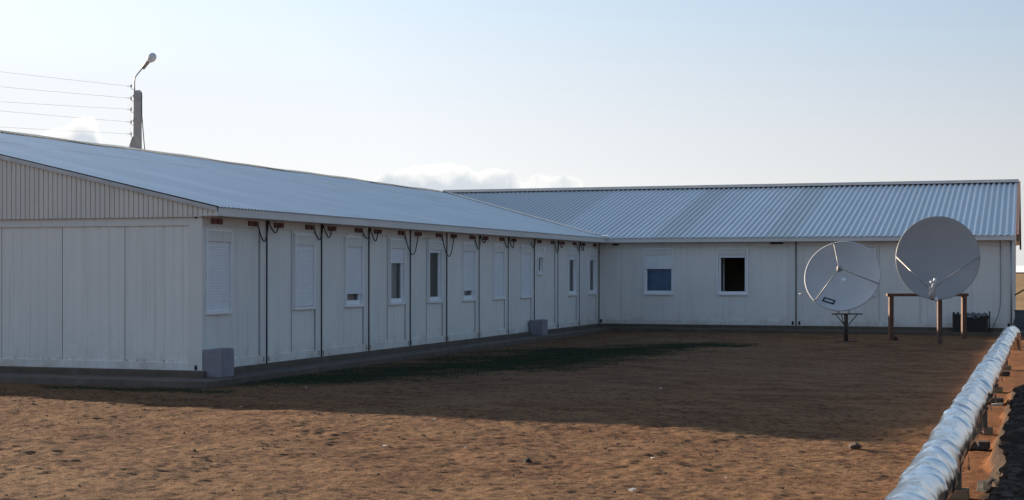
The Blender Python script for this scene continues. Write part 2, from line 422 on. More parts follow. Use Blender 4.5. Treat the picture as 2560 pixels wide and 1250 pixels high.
def ground_h(x, y):
    near = (1 - sstep(16, 40, np.abs(x - 6))) * (1 - sstep(24, 40, y)) * (1 - sstep(14, 30, -y))
    h = near * (0.10 * fbm(x * 0.42, y * 0.42, 3, 3) + 0.05 * fbm(x * 1.6, y * 1.6, 11, 3))
    open_ = 1 - sstep(-1.5, 3, y) * 0.75
    rough = np.clip(fbm(x * 0.5 + 8, y * 0.7, 31, 3) * 2.2 + 0.52, 0.18, 1)
    c1 = fbm(x * 4.2, y * 5.2, 5, 4, 0.6)
    c2 = np.maximum(vnoise(x * 7.5, y * 9.5, 77) - 0.62, 0)
    h = h + near * open_ * rough * (0.044 * c1 + 0.04 * c2)
    h = h + near * open_ * (0.036 * fbm(x * 9, y * 13, 41, 3, 0.6))
    # level strip along the walls and under the building
    wall = np.maximum(sstep(1.6, 0.7, x) * sstep(-2.2, -1.2, y), sstep(Y - 2.2, Y - 1.0, y) * sstep(16, 14, x))
    h = h * (1 - wall) - 0.03 * wall
    # dug out soil heaped along the right of the pipe
    d = x - PX(y)
    gate = sstep(3.5, -0.5, y) * sstep(-30, -16, y) + 0 * x
    edge = 0.27 + 0.10 * fbm(x * 0 + 3.3, y * 0.9, 51, 3) * 2
    hump = (0.8 * sstep(edge, edge + 0.16, d) + 0.35 * sstep(edge + 0.1, edge + 0.9, d)) * (1 - 0.6 * sstep(2.2, 4.5, d)) * gate
    h = h * (1 - 0.4 * sstep(-0.6, -0.2, d) * gate) + hump * (0.30 + 0.20 * fbm(x * 2.4, y * 2.4, 61, 4, 0.6) + 0.10 * fbm(x * 7, y * 7, 66, 3, 0.6))
    far = sstep(60, 400, np.hypot(x, y))
    return h + far * 0.6 * fbm(x * 0.006, y * 0.006, 71, 3)
def axis(segs, lo, hi):
    out = []
    for a, b, st in segs: out += list(np.arange(a, b, st))
    out.append(segs[-1][1])
    st = segs[-1][2]; v = out[-1]
    while v < hi: st *= 1.35; v += st; out.append(v)
    st = segs[0][2]; v = out[0]; pre = []
    while v > lo: st *= 1.35; v -= st; pre.append(v)
    return np.array(pre[::-1] + out)
gx = axis([(-7.5, 15.4, 0.032)], -6000, 6000)
gy = axis([(-14, -3.0, 0.034), (-3.0, 28, 0.09)], -3000, 9000)
GX, GY = np.meshgrid(gx, gy)
GZ = ground_h(GX, GY)
nx, ny = len(gx), len(gy)
me = bpy.data.meshes.new('ground')
me.vertices.add(nx * ny)
me.vertices.foreach_set('co', np.stack([GX, GY, GZ], -1).astype(np.float32).ravel())
idx = np.arange(nx * ny).reshape(ny, nx)
q = np.stack([idx[:-1, :-1], idx[:-1, 1:], idx[1:, 1:], idx[1:, :-1]], -1).reshape(-1, 4)
me.loops.add(q.size); me.loops.foreach_set('vertex_index', q.ravel().astype(np.int32))
me.polygons.add(len(q)); me.polygons.foreach_set('loop_start', np.arange(0, q.size, 4, dtype=np.int32))
me.polygons.foreach_set('use_smooth', np.ones(len(q), bool))
me.update(); me.validate()
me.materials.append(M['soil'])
ground = bpy.data.objects.new('ground', me); COL.objects.link(ground); tag(ground, kind='structure')
def gh(x, y): return float(ground_h(np.array([float(x)]), np.array([float(y)]))[0])

# concrete apron round the walls
mb = MB()
ap = 0.70
mb.hexa([(-20, -1.05, -0.1), (ap, -1.05, -0.1), (ap, Y - ap, -0.1), (-20, Y - ap, -0.1), (-20, -1.0, 0.085), (ap, -1.0, 0.085), (ap, Y - ap, 0.085), (-20, Y - ap, 0.085)])
mb.hexa([(-20, Y - ap, -0.1), (14.3, Y - ap, -0.1), (14.3, Y + 20, -0.1), (-20, Y + 20, -0.1), (-20, Y - ap, 0.0855), (14.3, Y - ap, 0.0855), (14.3, Y + 20, 0.0855), (-20, Y + 20, 0.0855)])
# break the front edges up a little
apron = mb.build('pavement', 'concrete', bevel=0.012); tag(apron, kind='structure')

# ------------------------------------------------------------------ the L-shaped building
bld = thing('container_building', (0, 0, 0), 'long L-shaped cream container building with grey corrugated metal roofs', 'building')

def bar(name, mat, parent, fr, a0, a1, o0, o1, z0, z1, bevel=0.0):
    mb = MB(); mb.box(fr, a0, a1, o0, o1, z0, z1); return mb.build(name, mat, parent, bevel)
def profile(a0, a1, pitch=0.19, gw=0.03, gd=0.0035, extra=(), start=None):
    pts = {round(a0, 4): 0.0, round(a1, 4): 0.0}
    a = (start if start is not None else a0) + pitch * 0.5
    while a < a1 - gw:
        if a > a0 + gw:
            for d, o in ((-gw / 2, 0), (-gw / 5, -gd), (gw / 5, -gd), (gw / 2, 0)): pts[round(a + d, 4)] = o
        a += pitch
    for e in extra:
        if a0 < e < a1: pts.setdefault(round(e, 4), 0.0)
    return sorted(pts.items())
def panel(mb, fr, a0, a1, o, z0, z1, holes=(), pitch=0.19, **k):
    pr = profile(a0, a1, pitch, extra=[h for H in holes for h in H[:2]], **k)
    for (p, po), (q_, qo) in zip(pr[:-1], pr[1:]):
        mid = (p + q_) / 2; spans = [(z0, z1)]
        for h0, h1, hz0, hz1 in holes:
            if h0 - 1e-6 < mid < h1 + 1e-6:
                spans = [s for a, b in spans for s in ((a, min(b, hz0)), (max(a, hz1), b)) if s[1] - s[0] > 1e-4]
        for a, b in spans:
            mb.quad(fr(p, o + po, a), fr(q_, o + qo, a), fr(q_, o + qo, b), fr(p, o + po, b))

def ring(mb, fr, a0, a1, z0, z1, w, o0, o1, wb=None, wt=None):
    wb = w if wb is None else wb; wt = w if wt is None else wt
    mb.box(fr, a0, a0 + w, o0, o1, z0, z1); mb.box(fr, a1 - w, a1, o0, o1, z0, z1)
    mb.box(fr, a0 + w, a1 - w, o0, o1 - 0.002, z0, z0 + wb); mb.box(fr, a0 + w, a1 - w, o0, o1 - 0.002, z1 - wt, z1)

def window(fr, a0, a1, z0, z1, drop, curtain=None, roller=True, gap=0.0, sash_open=False, label=None):
    """drop: how far the roller shutter is let down, 0..1 of the clear height"""
    mb = MB(); w = 0.04 if roller else 0.03
    ring(mb, fr, a0, a1, z0, z1, w, -0.11, 0.028, wb=0.06)
    wf = mb.build('window', 'pvc', bld, bevel=0.004)
    if label: wf['label'] = label
    ztop = z1 - w
    if roller:
        mb = MB(); mb.box(fr, a0 + w, a1 - w, -0.09, 0.012, z1 - w - 0.19, z1 - w - 0.001)
        mb.build('roller_box', 'frame', wf, bevel=0.006); ztop = z1 - w - 0.19
    zbot = z0 + 0.06
    if drop > 0:
        zs = ztop - (ztop - zbot) * drop
        mb = MB(); sl = 0.052; z = ztop
        while z > zs + 1e-3:
            zl = max(z - sl, zs)
            o = -0.022
            P_ = [(o - 0.006, z), (o + 0.004, z - 0.006), (o + 0.005, (z + zl) / 2), (o + 0.002, zl + 0.006), (o - 0.006, zl)]
            for (oa, za), (ob, zb) in zip(P_[:-1], P_[1:]):
                mb.quad(fr(a0 + w + 0.004, oa, za), fr(a1 - w - 0.004, oa, za), fr(a1 - w - 0.004, ob, zb), fr(a0 + w + 0.004, ob, zb))
            z -= sl
        if drop < 0.99: mb.box(fr, a0 + w + 0.004, a1 - w - 0.004, -0.03, -0.012, zs - 0.035, zs + 0.001)
        mb.build('roller_shutter', 'shutter', wf)
    if drop < 0.99:
        mb = MB(); sw = 0.07 if roller else 0.035
        ring(mb, fr, a0 + w + 0.002, a1 - w - 0.002, zbot + 0.001, ztop - 0.001, sw, -0.105, -0.055, wb=sw + 0.02)
        if not sash_open: sh = mb.build('sash', 'pvc', wf, bevel=0.004)
        mb = MB(); s0, s1 = a0 + w + sw, a1 - w - sw
        if not sash_open:
            mb.quad(fr(s0, -0.08, zbot + sw + 0.02), fr(s1, -0.08, zbot + sw + 0.02), fr(s1, -0.08, ztop - sw), fr(s0, -0.08, ztop - sw))
            mb.build('pane', 'glass', wf)
        else:
            im = MB(); ring(im, fr, a0 + w + 0.002, a1 - w - 0.002, zbot + 0.001, ztop - 0.001, 0.085, -0.105, -0.05, wb=0.075, wt=0.06); im.build('inner_frame', 'pvc', wf, bevel=0.004)
            # sash swung right in, seen edge on from outside
            mb.box(fr, a0 + w + 0.02, a0 + w + 0.07, -0.75, -0.12, zbot + 0.01, zbot + 0.075)
            mb.box(fr, a0 + w + 0.02, a0 + w + 0.07, -0.75, -0.12, ztop - 0.075, ztop - 0.01)
            mb.box(fr, a0 + w + 0.02, a0 + w + 0.07, -0.80, -0.75, zbot + 0.01, ztop - 0.01)
            mb.build('sash', 'pvc', wf)
        if curtain:
            mb = MB(); kk = 26
            for i in range(kk):
                u0, u1 = i / kk, (i + 1) / kk
                A = lambda u: a0 + 0.05 + (a1 - a0 - 0.1) * u
                O = lambda u: -0.20 + 0.022 * math.sin(u * 38 + a0 * 7)
                mb.quad(fr(A(u0), O(u0), z0 + 0.05), fr(A(u1), O(u1), z0 + 0.05), fr(A(u1), O(u1), z1 - 0.1), fr(A(u0), O(u0), z1 - 0.1))
            mb.build('curtain', curtain, wf)
    return wf

def socket(fr, a0, a1, z0, z1, o=0.0):
    """recessed plug box in the top rail"""
    mb = MB(); mb.box(fr, a0, a1, o, o + 0.022, z0, z1)
    mb.box(fr, a0 + 0.03, a0 + 0.15, o + 0.022, o + 0.034, z0 + 0.015, z1 - 0.02)
    mb.box(fr, a0 + 0.22, a1 - 0.03, o + 0.022, o + 0.045, z0 + 0.02, z1 - 0.015)
    return mb.build('socket_box', 'red_box', bld, bevel=0.004)

WIN = {0: (0.13, 1.06, 1.22, 2.80), 8: (0.37, 0.885, 1.92, 2.49)}
DROP = {0: 1.0, 1: 0.955, 2: 0.79, 3: 0.245, 4: 0.03, 5: 0.80, 6: 1.0, 7: 1.0, 9: 0.10, 10: 0.10}
CURT = {2: 'curtain_tan', 3: 'curtain_grey', 4: None, 5: 'curtain_grey', 9: 'curtain_grey', 10: 'curtain_grey'}
POST = 0.13; RB, RT = 0.165, 0.17
for i in range(N):
    s0 = i * MOD + 0.012; s1 = (i + 1) * MOD - 0.012
    a0, a1, z0, z1 = WIN.get(i, (1.205, 2.135, 1.225, 2.80))
    a0 += i * MOD; a1 += i * MOD
    fm = MB()
    lp = 0.14 if i else 0.12
    fm.box(fL, s0, s0 + lp - 0.02, -0.16, 0.0, B, T); fm.box(fL, s1 - 0.225, s1, -0.16, 0.0, B, T)
    fm.box(fL, s0 + lp - 0.02, s1 - 0.225, -0.16, -0.003, B, B + RB); fm.box(fL, s0 + lp - 0.02, s1 - 0.225, -0.16, -0.003, T - RT, T)
    fm.build('container_frame', 'frame', bld, bevel=0.006)
    wm = MB()
    panel(wm, fL, s0 + lp - 0.02, s1 - 0.225, -0.03, B + RB, T - RT, [(a0 + 0.01, a1 - 0.01, z0 + 0.01, z1 - 0.01)])
    wm.build('wall_panel', 'wall', bld)
    bar('joint_strip', 'dark_steel', bld, fL, s1 - 0.245, s1 - 0.225, -0.04, -0.027, B + RB, T - RT)
    # joint strip beside the window on some modules
    if i in (1, 4, 3):
        jm = MB(); jm.box(fL, a0 - 0.085, a0 - 0.072, -0.032, -0.018, B + RB, T - RT); jm.build('joint_strip', 'grey_trim', bld)
    if i == 8:
        window(fL, a0, a1, z0, z1, 0.0, None, roller=False)
        vm = MB()
        vm.box(fL, i * MOD + 1.0, i * MOD + 1.28, -0.03, -0.012, 2.62, 2.82)
        for k in range(4): vm.box(fL, i * MOD + 1.02, i * MOD + 1.26, -0.012, -0.004, 2.64 + k * 0.045, 2.665 + k * 0.045)
        vm.build('air_vent', 'pvc', bld)
    else:
        window(fL, a0, a1, z0, z1, DROP[i], CURT.get(i))
    socket(fL, i * MOD + 0.31, i * MOD + 0.70, 2.895, 2.995)
    if i not in (7,): socket(fL, i * MOD + 1.70, i * MOD + 2.09, 2.895, 2.995)
    # lifting slots at the foot of the posts
    for a in ((s0 + 0.09, s1 - 0.09) if i else (s1 - 0.09,)):
        bar('lifting_slot', 'dark_hole', bld, fL, a - 0.014, a + 0.014, 0.0, 0.004, B + 0.035, B + 0.135)
# black cable down each seam and its loops to the socket boxes
def sag(p, q_, d, n=14):
    p = Vector(p); q_ = Vector(q_)
    return [p.lerp(q_, t / n) + Vector((0.03 * math.sin(math.pi * t / n), 0, -4 * d * (t / n) * (1 - t / n))) for t in range(n + 1)]
LOOPS = {1: (0.36, 0.18), 2: (0.28, 0.22), 3: (0.20, 0.25), 4: 0.50, 5: 0.52, 6: (0.34, 0.16), 7: (0.26, 0.26), 8: (0.22, None), 9: (0.34, 0.18), 10: (0.26, 0.24)}
for i in range(1, N + 1):
    y = i * MOD
    cm = MB(); r = 0.013 if i <= 5 or i in (8, 11) else 0.008
    cm.tube([(0.014, y, B), (0.014, y, 1.2), (0.016, y, 2.2), (0.02, y, T)], r, 6)
    cm.build('seam_cable', 'black_cable', bld)
    gm = MB(); gm.box(fL, y - 0.014, y + 0.014, -0.20, -0.05, B, T); gm.build('seam_gap', 'dark_hole', bld)
    L_ = LOOPS.get(i)
    if L_ is None: continue
    cm = MB()
    pa = (0.045, y - 0.42, 2.93); pb = (0.045, y + 0.42, 2.93); pt = (0.03, y, 3.01)
    if isinstance(L_, float): cm.tube(sag(pa, pb, L_), 0.013, 6)
    else:
        cm.tube(sag(pa, (0.03, y + 0.03, 3.01), L_[0]), 0.013, 6)
        if L_[1]:
            c2 = MB(); c2.tube(sag((0.03, y + 0.05, 3.01), pb, L_[1]), 0.013, 6); c2.build('loop_cable', 'black_cable', bld)
    cm.build('loop_cable', 'black_cable', bld)

# short wing front wall: two containers lengthwise
RW = [(0, [(1.625, 2.70), (4.20, 5.275)]), (1, [(8.54, 9.51)])]
for i, wins in RW:
    s0 = i * LX + 0.012; s1 = (i + 1) * LX - 0.012
    if i == 0: s0 = 0.03
    fm = MB()
    fm.box(fR, s0, s0 + 0.22, -0.16, 0, B, T); fm.box(fR, s1 - 0.25, s1, -0.16, 0, B, T)
    fm.box(fR, s0 + 0.22, s1 - 0.25, -0.16, -0.003, B, B + RB); fm.box(fR, s0 + 0.22, s1 - 0.25, -0.16, -0.003, T - RT, T)
    fm.build('container_frame', 'frame', bld, bevel=0.006)
    wm = MB()
    panel(wm, fR, s0 + 0.22, s1 - 0.25, -0.03, B + RB, T - RT, [(a + 0.01, b - 0.01, 1.225, 2.82) for a, b in wins])
    wm.build('wall_panel', 'wall', bld)
    for a in ((s0 + 0.06, s1 - 0.1) if i == 0 else (s0 + 0.1, s1 - 0.08)):
        bar('lifting_slot', 'dark_hole', bld, fR, a - 0.035, a + 0.035, 0.0, 0.004, B + 0.03, B + 0.15)
window(fR, 1.625, 2.70, 1.21, 2.83, 0.34, 'sky_reflection')  # blue sheet added behind the pane; its colour paints the mirrored sky
window(fR, 4.20, 5.275, 1.21, 2.83, 0.05, None, sash_open=True)
window(fR, 8.54, 9.51, 1.21, 2.81, 1.0)
for a in (9.62, 10.92): bar('joint_strip', 'grey_trim', bld, fR, a - 0.006, a + 0.006, -0.032, -0.018, B + RB, T - RT)
gm = MB(); gm.box(fR, LX - 0.014, LX + 0.014, -0.2, -0.05, B, T); gm.build('seam_gap', 'dark_hole', bld)
cm = MB(); cm.tube([(LX, Y - 0.02, B), (LX, Y - 0.02, 1.7), (LX, Y - 0.025, T)], 0.018, 6); cm.build('seam_cable', 'black_cable', bld)
sb = socket(fR, 0.50, 0.73, 2.93, 3.0); sb['label'] = 'dusty brown socket box near the inner corner'
mb = MB(); mb.box(fR, 6.02, 6.46, 0, 0.03, 2.955, 3.01); mb.box(fR, 6.05, 6.2, 0.03, 0.045, 2.96, 3.0)
mb.build('socket_box', 'dark_hole', bld)
cm = MB(); cm.tube([(13.42, Y - 0.02, T), (13.43, Y - 0.02, 2.2), (13.44, Y - 0.03, 1.4), (13.42, Y - 0.03, 0.9), (13.36, Y - 0.05, 0.6), (13.25, Y - 0.07, 0.35), (13.15, Y - 0.12, 0.1)], 0.012, 6)
cm.build('hanging_cable', 'grey_cable', bld)
cm = MB(); cm.tube([(13.76, Y - 0.05, T), (13.765, Y - 0.05, 1.5), (13.765, Y - 0.05, 0.2)], 0.03, 8)
cm.build('downpipe', 'grey_trim', bld)

# gable wall of the long wing
fm = MB()
fm.box(fG, -0.285, -0.002, -0.16, 0, B, T)
x = -0.285
fm.box(fG, -19.3, -0.285, -0.16, -0.003, B + 0.0, B + RB - 0.02); fm.box(fG, -19.3, -0.285, -0.16, -0.003, T - 0.17, T)
fm.box(fG, -19.3, -19.05, -0.16, 0, B, T)
fm.build('container_frame', 'frame', bld, bevel=0.006)
wm = MB(); x = -0.285
while x > -19.0:
    x0 = max(x - 1.372, -19.05)
    panel(wm, fG, x0 + 0.006, x - 0.006, -0.03, B + RB - 0.02, T - 0.17, pitch=0.195, start=x0 - 0.02)
    x = x0
wm.build('wall_panel', 'wall', bld)
x = -0.285 - 1.372
while x > -19.0:
    bar('joint_strip', 'dark_steel', bld, fG, x - 0.009, x + 0.009, -0.06, -0.031, B + RB - 0.02, T - 0.17); x -= 1.372
for z_, r_ in ((T - 0.02, 0.03), (B + 0.055, 0.05)):
    hm = MB()
    pts = [(-0.135 + 0.55 * r_ * math.cos(t) * (1.0 if z_ < 1 else 1.6), -0.006, z_ + r_ * math.sin(t)) for t in [2 * math.pi * k / 16 for k in range(16)]]
    hm.add(pts + [(p[0], 0.05, p[2]) for p in pts], [tuple(range(16))] + [(k, (k + 1) % 16, 16 + (k + 1) % 16, 16 + k) for k in range(16)])
    hm.build('lifting_slot', 'dark_hole', bld)

# trapezoid cladding in the gable triangle
mb = MB(); x = EA - 0.02; pitch = 0.104
GYO = -0.05
while x > -19.6:
    seg = [(x, 0.0), (x - 0.084, 0.0), (x - 0.088, -0.022), (x - 0.100, -0.022), (x - pitch, 0.0)]
    for (xa, oa), (xb, ob) in zip(seg[:-1], seg[1:]):
        def zt(q): 
            d = min(EA - q, q - (-2 * HW - EA)); return max(rz(d) - 0.05, T + 0.013)
        zb = T - 0.015
        mb.quad((xa, GYO - oa, zb), (xb, GYO - ob, zb), (xb, GYO - ob, zt(xb)), (xa, GYO - oa, zt(xa)))
    x -= pitch
mb.build('gable_cladding', 'cladding', bld)
# dark backing behind the cladding, sill strip under it
mb = MB(); mb.add([(EA - 0.03, -0.004, T + 0.004), (-2 * HW - EA + 0.03, -0.004, T + 0.004), (-HW, -0.004, RIDGE - 0.08)], [(0, 1, 2)])
mb.build('gable_backing', 'dark_steel', bld)
mb = MB()
def rake(mb, xa, xb, dz0, dz1, y0, y1):
    za = rz(min(EA - xa, xa + 2 * HW + EA)); zb_ = rz(min(EA - xb, xb + 2 * HW + EA))
    mb.hexa([(xa, y0, za + dz0), (xb, y0, zb_ + dz0), (xb, y1, zb_ + dz0), (xa, y1, za + dz0), (xa, y0, za + dz1), (xb, y0, zb_ + dz1), (xb, y1, zb_ + dz1), (xa, y1, za + dz1)])
rake(mb, EA, -HW, -0.085, -0.006, -0.095, -0.052); mb.build('verge_trim', 'grey_trim', bld)
mb = MB(); rake(mb, -HW, -2 * HW - EA, -0.085, -0.006, -0.095, -0.052); mb.build('verge_trim', 'grey_trim', bld)

# eave boards and soffits
bar('eave_board', 'fascia', bld, W3, EA - 0.03, EA, -0.09, Y - EA - 0.0, T, RZ0 - 0.01)
bar('soffit', 'fascia', bld, W3, 0.002, EA - 0.03, -0.09, Y - EA, T + 0.001, T + 0.02)
bar('eave_board', 'fascia', bld, W3, EA - 0.03, LX + 0.03, Y - EA, Y - EA + 0.03, T, RZ0 - 0.012)
bar('eave_board', 'fascia', bld, W3, LX + 0.034, 13.80, Y - EA, Y - EA + 0.03, T, RZ0 - 0.012)
bar('soffit', 'fascia', bld, W3, EA - 0.03, 13.80, Y - EA + 0.03, Y - 0.002, T + 0.001, T + 0.02)
bar('eave_end_cap', 'fascia', bld, W3, 13.72, 13.83, Y - EA - 0.012, Y - 0.03, T - 0.01, RZ0 - 0.02)

# corrugated roofs
def corr(t, pitch, amp): 
    return amp * math.sin(2 * math.pi * t / pitch)
def roof(mb, lines):
    """lines: list of (low point, high point) of neighbouring sheet lines"""
    for (a, b), (c, d) in zip(lines[:-1], lines[1:]):
        mb.add([a, c, d, b], [(0, 1, 2, 3)], True)
def frange(a, b, st):
    n = max(1, int(round((b - a) / st))); return [a + (b - a) * i / n for i in range(n + 1)]
VZ = 0.0
mb = MB(); lines = []; p_ = 0.125
for y in frange(-0.10, Y - EA + HW + EA - 0.01, p_ / 6):
    w_ = corr(y, p_, 0.011); lo = 0.0 if y < Y - EA else y - (Y - EA)
    wob = 0.012 * math.sin(y * 0.55) + 0.008 * math.sin(y * 1.7)
    lines.append(((EA + 0.03 - lo - (0.03 if lo else 0), y, rz(lo) + w_ - 0.0), (-HW, y, RIDGE + w_ + wob)))
roof(mb, lines)
rl = mb.build('roof_slope', 'roof_y', bld)
mb = MB(); lines = []; p_ = 0.20
for x in frange(-HW + 0.02, 13.92, p_ / 8):
    w_ = corr(x, p_, 0.022); lo = 0.0 if x > EA else EA - x
    lines.append(((x, Y - EA - 0.03 + lo + (0.03 if lo else 0), rz(lo) + w_ - 0.012), (x, Y + HW, RIDGE + w_ - 0.012)))
roof(mb, lines)
mb.build('roof_slope', 'roof_x', bld)
mb = MB(); lines = []
for y in frange(-0.10, Y + 2 * HW + EA, 0.05):
    w_ = corr(y, 0.2, 0.012); hi = -HW if y < Y + HW else -HW - (y - Y - HW)
    lines.append(((-2 * HW - EA, y, RZ0 + w_), (hi, y, RIDGE - SL * (-HW - hi) + w_)))
roof(mb, lines); mb.build('roof_slope', 'roof_y', bld)
mb = MB(); lines = []
for x in frange(-2 * HW - EA, 13.92, 0.05):
    w_ = corr(x, 0.2, 0.012); hi = Y + HW if x > -HW else Y + HW + (-HW - x)
    lines.append(((x, Y + 2 * HW + EA, RZ0 + w_), (x, hi, RIDGE - SL * (hi - Y - HW) + w_)))
roof(mb, lines); mb.build('roof_slope', 'roof_x', bld)
# end laps of the sheets, ridge caps, valley
mb = MB()
d = 7.1; mb.hexa([(EA - d, -0.1, rz(d) + 0.012), (EA - d - 0.02, -0.1, rz(d) + 0.016), (EA - d - 0.02, 30, rz(d) + 0.016), (EA - d, 30, rz(d) + 0.012),
         (EA - d, -0.1, rz(d) + 0.021), (EA - d - 0.02, -0.1, rz(d) + 0.024), (EA - d - 0.02, 30, rz(d) + 0.024), (EA - d, 30, rz(d) + 0.021)])
mb.build('sheet_lap', 'roof_y', bld)
mb = MB()
n = 40
for i in range(n):
    y0, y1 = -0.14 + (Y + HW + 0.14) * i / n, -0.14 + (Y + HW + 0.14) * (i + 1) / n
    w0 = 0.012 * math.sin(y0 * 0.55) + 0.01 * math.sin(y0 * 1.7); w1 = 0.012 * math.sin(y1 * 0.55) + 0.01 * math.sin(y1 * 1.7)
    for sg in (1, -1):
        mb.quad((-HW, y0, RIDGE + 0.055 + w0), (-HW, y1, RIDGE + 0.055 + w1), (-HW + sg * 0.2, y1, RIDGE + 0.012 + w1), (-HW + sg * 0.2, y0, RIDGE + 0.012 + w0))
mb.build('ridge_cap', 'grey_trim', bld)
mb = MB()
n = 12
for i in range(n):
    x0, x1 = -HW + (13.94 + HW) * i / n, -HW + (13.94 + HW) * (i + 1) / n
    for sg in (1, -1):
        mb.quad((x0, Y + HW, RIDGE + 0.10), (x1, Y + HW, RIDGE + 0.10), (x1, Y + HW + sg * 0.22, RIDGE - 0.025), (x0, Y + HW + sg * 0.22, RIDGE - 0.025))
mb.build('ridge_cap', 'cap_sheet', bld)
mb = MB()
va = Vector((EA + 0.02, Y - EA - 0.04, RZ0 + 0.03)); vb = Vector((-HW, Y + HW, RIDGE + 0.035))
sd = Vector((0.707, 0.707, 0)) * 0.10
for i in range(9):
    p, q_ = va.lerp(vb, i / 9), va.lerp(vb, (i + 1) / 9)
    mb.quad(p - sd + Vector((0, 0, 0.02)), p + sd + Vector((0, 0, 0.02)), q_ + sd + Vector((0, 0, 0.02)), q_ - sd + Vector((0, 0, 0.02)))
mb.build('valley_flashing', 'cap_sheet', bld)
mb = MB(); e0 = Vector((EA, Y - EA - 0.06, RZ0 + 0.035))
mb.hexa([e0 + Vector(v) for v in ((-0.10, -0.02, 0), (0.12, -0.02, 0), (0.12, 0.1, 0.03), (-0.10, 0.1, 0.03), (-0.10, -0.05, 0.05), (0.12, -0.05, 0.03), (0.12, 0.08, 0.06), (-0.10, 0.08, 0.08))])
mb.build('sunlit_flashing_end', 'white_cap_glint', bld, bevel=0.008)  # end of the flashing, sunlight on it painted as near-white
# barge board at the right end
mb = MB()
for y0, y1 in ((Y - EA - 0.05, Y + HW), (Y + HW, Y + 2 * HW + EA)):
    z0 = RZ0 if y0 < Y else RIDGE; z1 = RIDGE if y0 < Y else RZ0
    mb = MB()
    mb.hexa([(13.925, y0, z0 - 0.20), (14.0, y0, z0 - 0.20), (14.0, y1, z1 - 0.20), (13.925, y1, z1 - 0.20), (13.925, y0, z0 + 0.015), (14.0, y0, z0 + 0.015), (14.0, y1, z1 + 0.015), (13.925, y1, z1 + 0.015)])
    mb.build('barge_board', 'verge', bld)
# end wall, back walls, inside
mb = MB()
mb.quad((13.774, Y - 0.001, B), (13.774, Y + 2 * HW, B), (13.774, Y + 2 * HW, T + 0.1), (13.774, Y - 0.001, T + 0.1))
mb.build('end_wall', 'cladding', bld)
mb = MB(); mb.add([(13.80, Y - EA + 0.1, T + 0.1), (13.80, Y + 2 * HW + EA - 0.1, T + 0.1), (13.80, Y + HW, RIDGE - 0.1)], [(0, 1, 2)])
mb.build('end_gable', 'cladding', bld)
mb = MB()
mb.quad((-19.3, 0, B), (-19.3, Y + 2 * HW, B), (-19.3, Y + 2 * HW, T + 0.15), (-19.3, 0, T + 0.15))
mb.quad((-19.3, Y + 2 * HW, B), (13.774, Y + 2 * HW, B), (13.774, Y + 2 * HW, T + 0.15), (-19.3, Y + 2 * HW, T + 0.15))
mb.build('back_wall', 'wall', bld)
def sheet(name, mat, *p):
    mb = MB(); mb.quad(*p); return mb.build(name, mat, bld)
for i in range(N + 1):
    yy = i * MOD if i else 0.24
    sheet('room_partition', 'interior', (-0.22, yy, B), (-5.8, yy, B), (-5.8, yy, T - 0.1), (-0.22, yy, T - 0.1))
sheet('room_partition', 'interior', (-5.8, 0.24, B), (-5.8, Y, B), (-5.8, Y, T - 0.1), (-5.8, 0.24, T - 0.1))
sheet('room_floor', 'interior', (-5.8, 0.24, B + 0.1), (-0.2, 0.24, B + 0.1), (-0.2, Y, B + 0.1), (-5.8, Y, B + 0.1))
sheet('room_ceiling', 'interior', (-5.8, 0.24, T - 0.1), (-0.2, 0.24, T - 0.1), (-0.2, Y, T - 0.1), (-5.8, Y, T - 0.1))
for x in (0.2, 3.4, LX, 13.6): sheet('room_partition', 'interior', (x, Y + 0.22, B), (x, Y + 4, B), (x, Y + 4, T - 0.1), (x, Y + 0.22, T - 0.1))
sheet('room_partition', 'interior', (0.2, Y + 4, B), (13.6, Y + 4, B), (13.6, Y + 4, T - 0.1), (0.2, Y + 4, T - 0.1))
sheet('room_floor', 'interior', (0.2, Y + 0.2, B + 0.1), (13.6, Y + 0.2, B + 0.1), (13.6, Y + 4, B + 0.1), (0.2, Y + 4, B + 0.1))
sheet('room_ceiling', 'interior', (0.2, Y + 0.2, T - 0.1), (13.6, Y + 0.2, T - 0.1), (13.6, Y + 4, T - 0.1), (0.2, Y + 4, T - 0.1))
# footing under the containers
mb = MB()
mb.box(W3, -19.2, 0.10, -0.13, Y + 19.2, 0.04, B - 0.003)
mb.build('footing', 'plinth', bld, bevel=0.01)
mb = MB(); mb.box(W3, 0.10, 13.74, Y - 0.05, Y + 19.2, 0.04, B - 0.0035); mb.build('footing', 'plinth', bld, bevel=0.01)

# ------------------------------------------------------------------ two lilac blocks on the apron
def block(loc, sx, sy, sz, rot, label):
    bm = bmesh.new(); bmesh.ops.create_cube(bm, size=1)
    for v in bm.verts: v.co = Vector((v.co.x * sx, v.co.y * sy, (v.co.z + 0.5) * sz))
    bmesh.ops.bevel(bm, geom=bm.edges[:], offset=0.012, segments=2, affect='EDGES')
    bmesh.ops.subdivide_edges(bm, edges=[e for e in bm.edges if e.calc_length() > 0.2], cuts=6, use_grid_fill=True)
    for v in bm.verts:
        v.co += Vector((random.uniform(-1, 1), random.uniform(-1, 1), random.uniform(-1, 1))) * 0.0025
        if v.co.z > sz * 0.9: v.co.z += 0.012 * math.sin(v.co.x * 9 + v.co.y * 5)
    me = bpy.data.meshes.new('block'); bm.to_mesh(me); bm.free(); me.materials.append(M['lilac_block'])
    o = bpy.data.objects.new('concrete_block', me); o.location = loc; o.rotation_euler = (0, 0, rot); COL.objects.link(o)
    return tag(o, label, 'block', 'lilac grey blocks standing against the long wall')
block((0.225, 0.19, 0.086), 0.41, 0.44, 0.51, R(1), 'lilac grey block standing at the near gable corner of the building')
block((0.235, 19.25, 0.086), 0.41, 0.55, 0.47, R(-1), 'lilac grey block against the long wall under the small window')

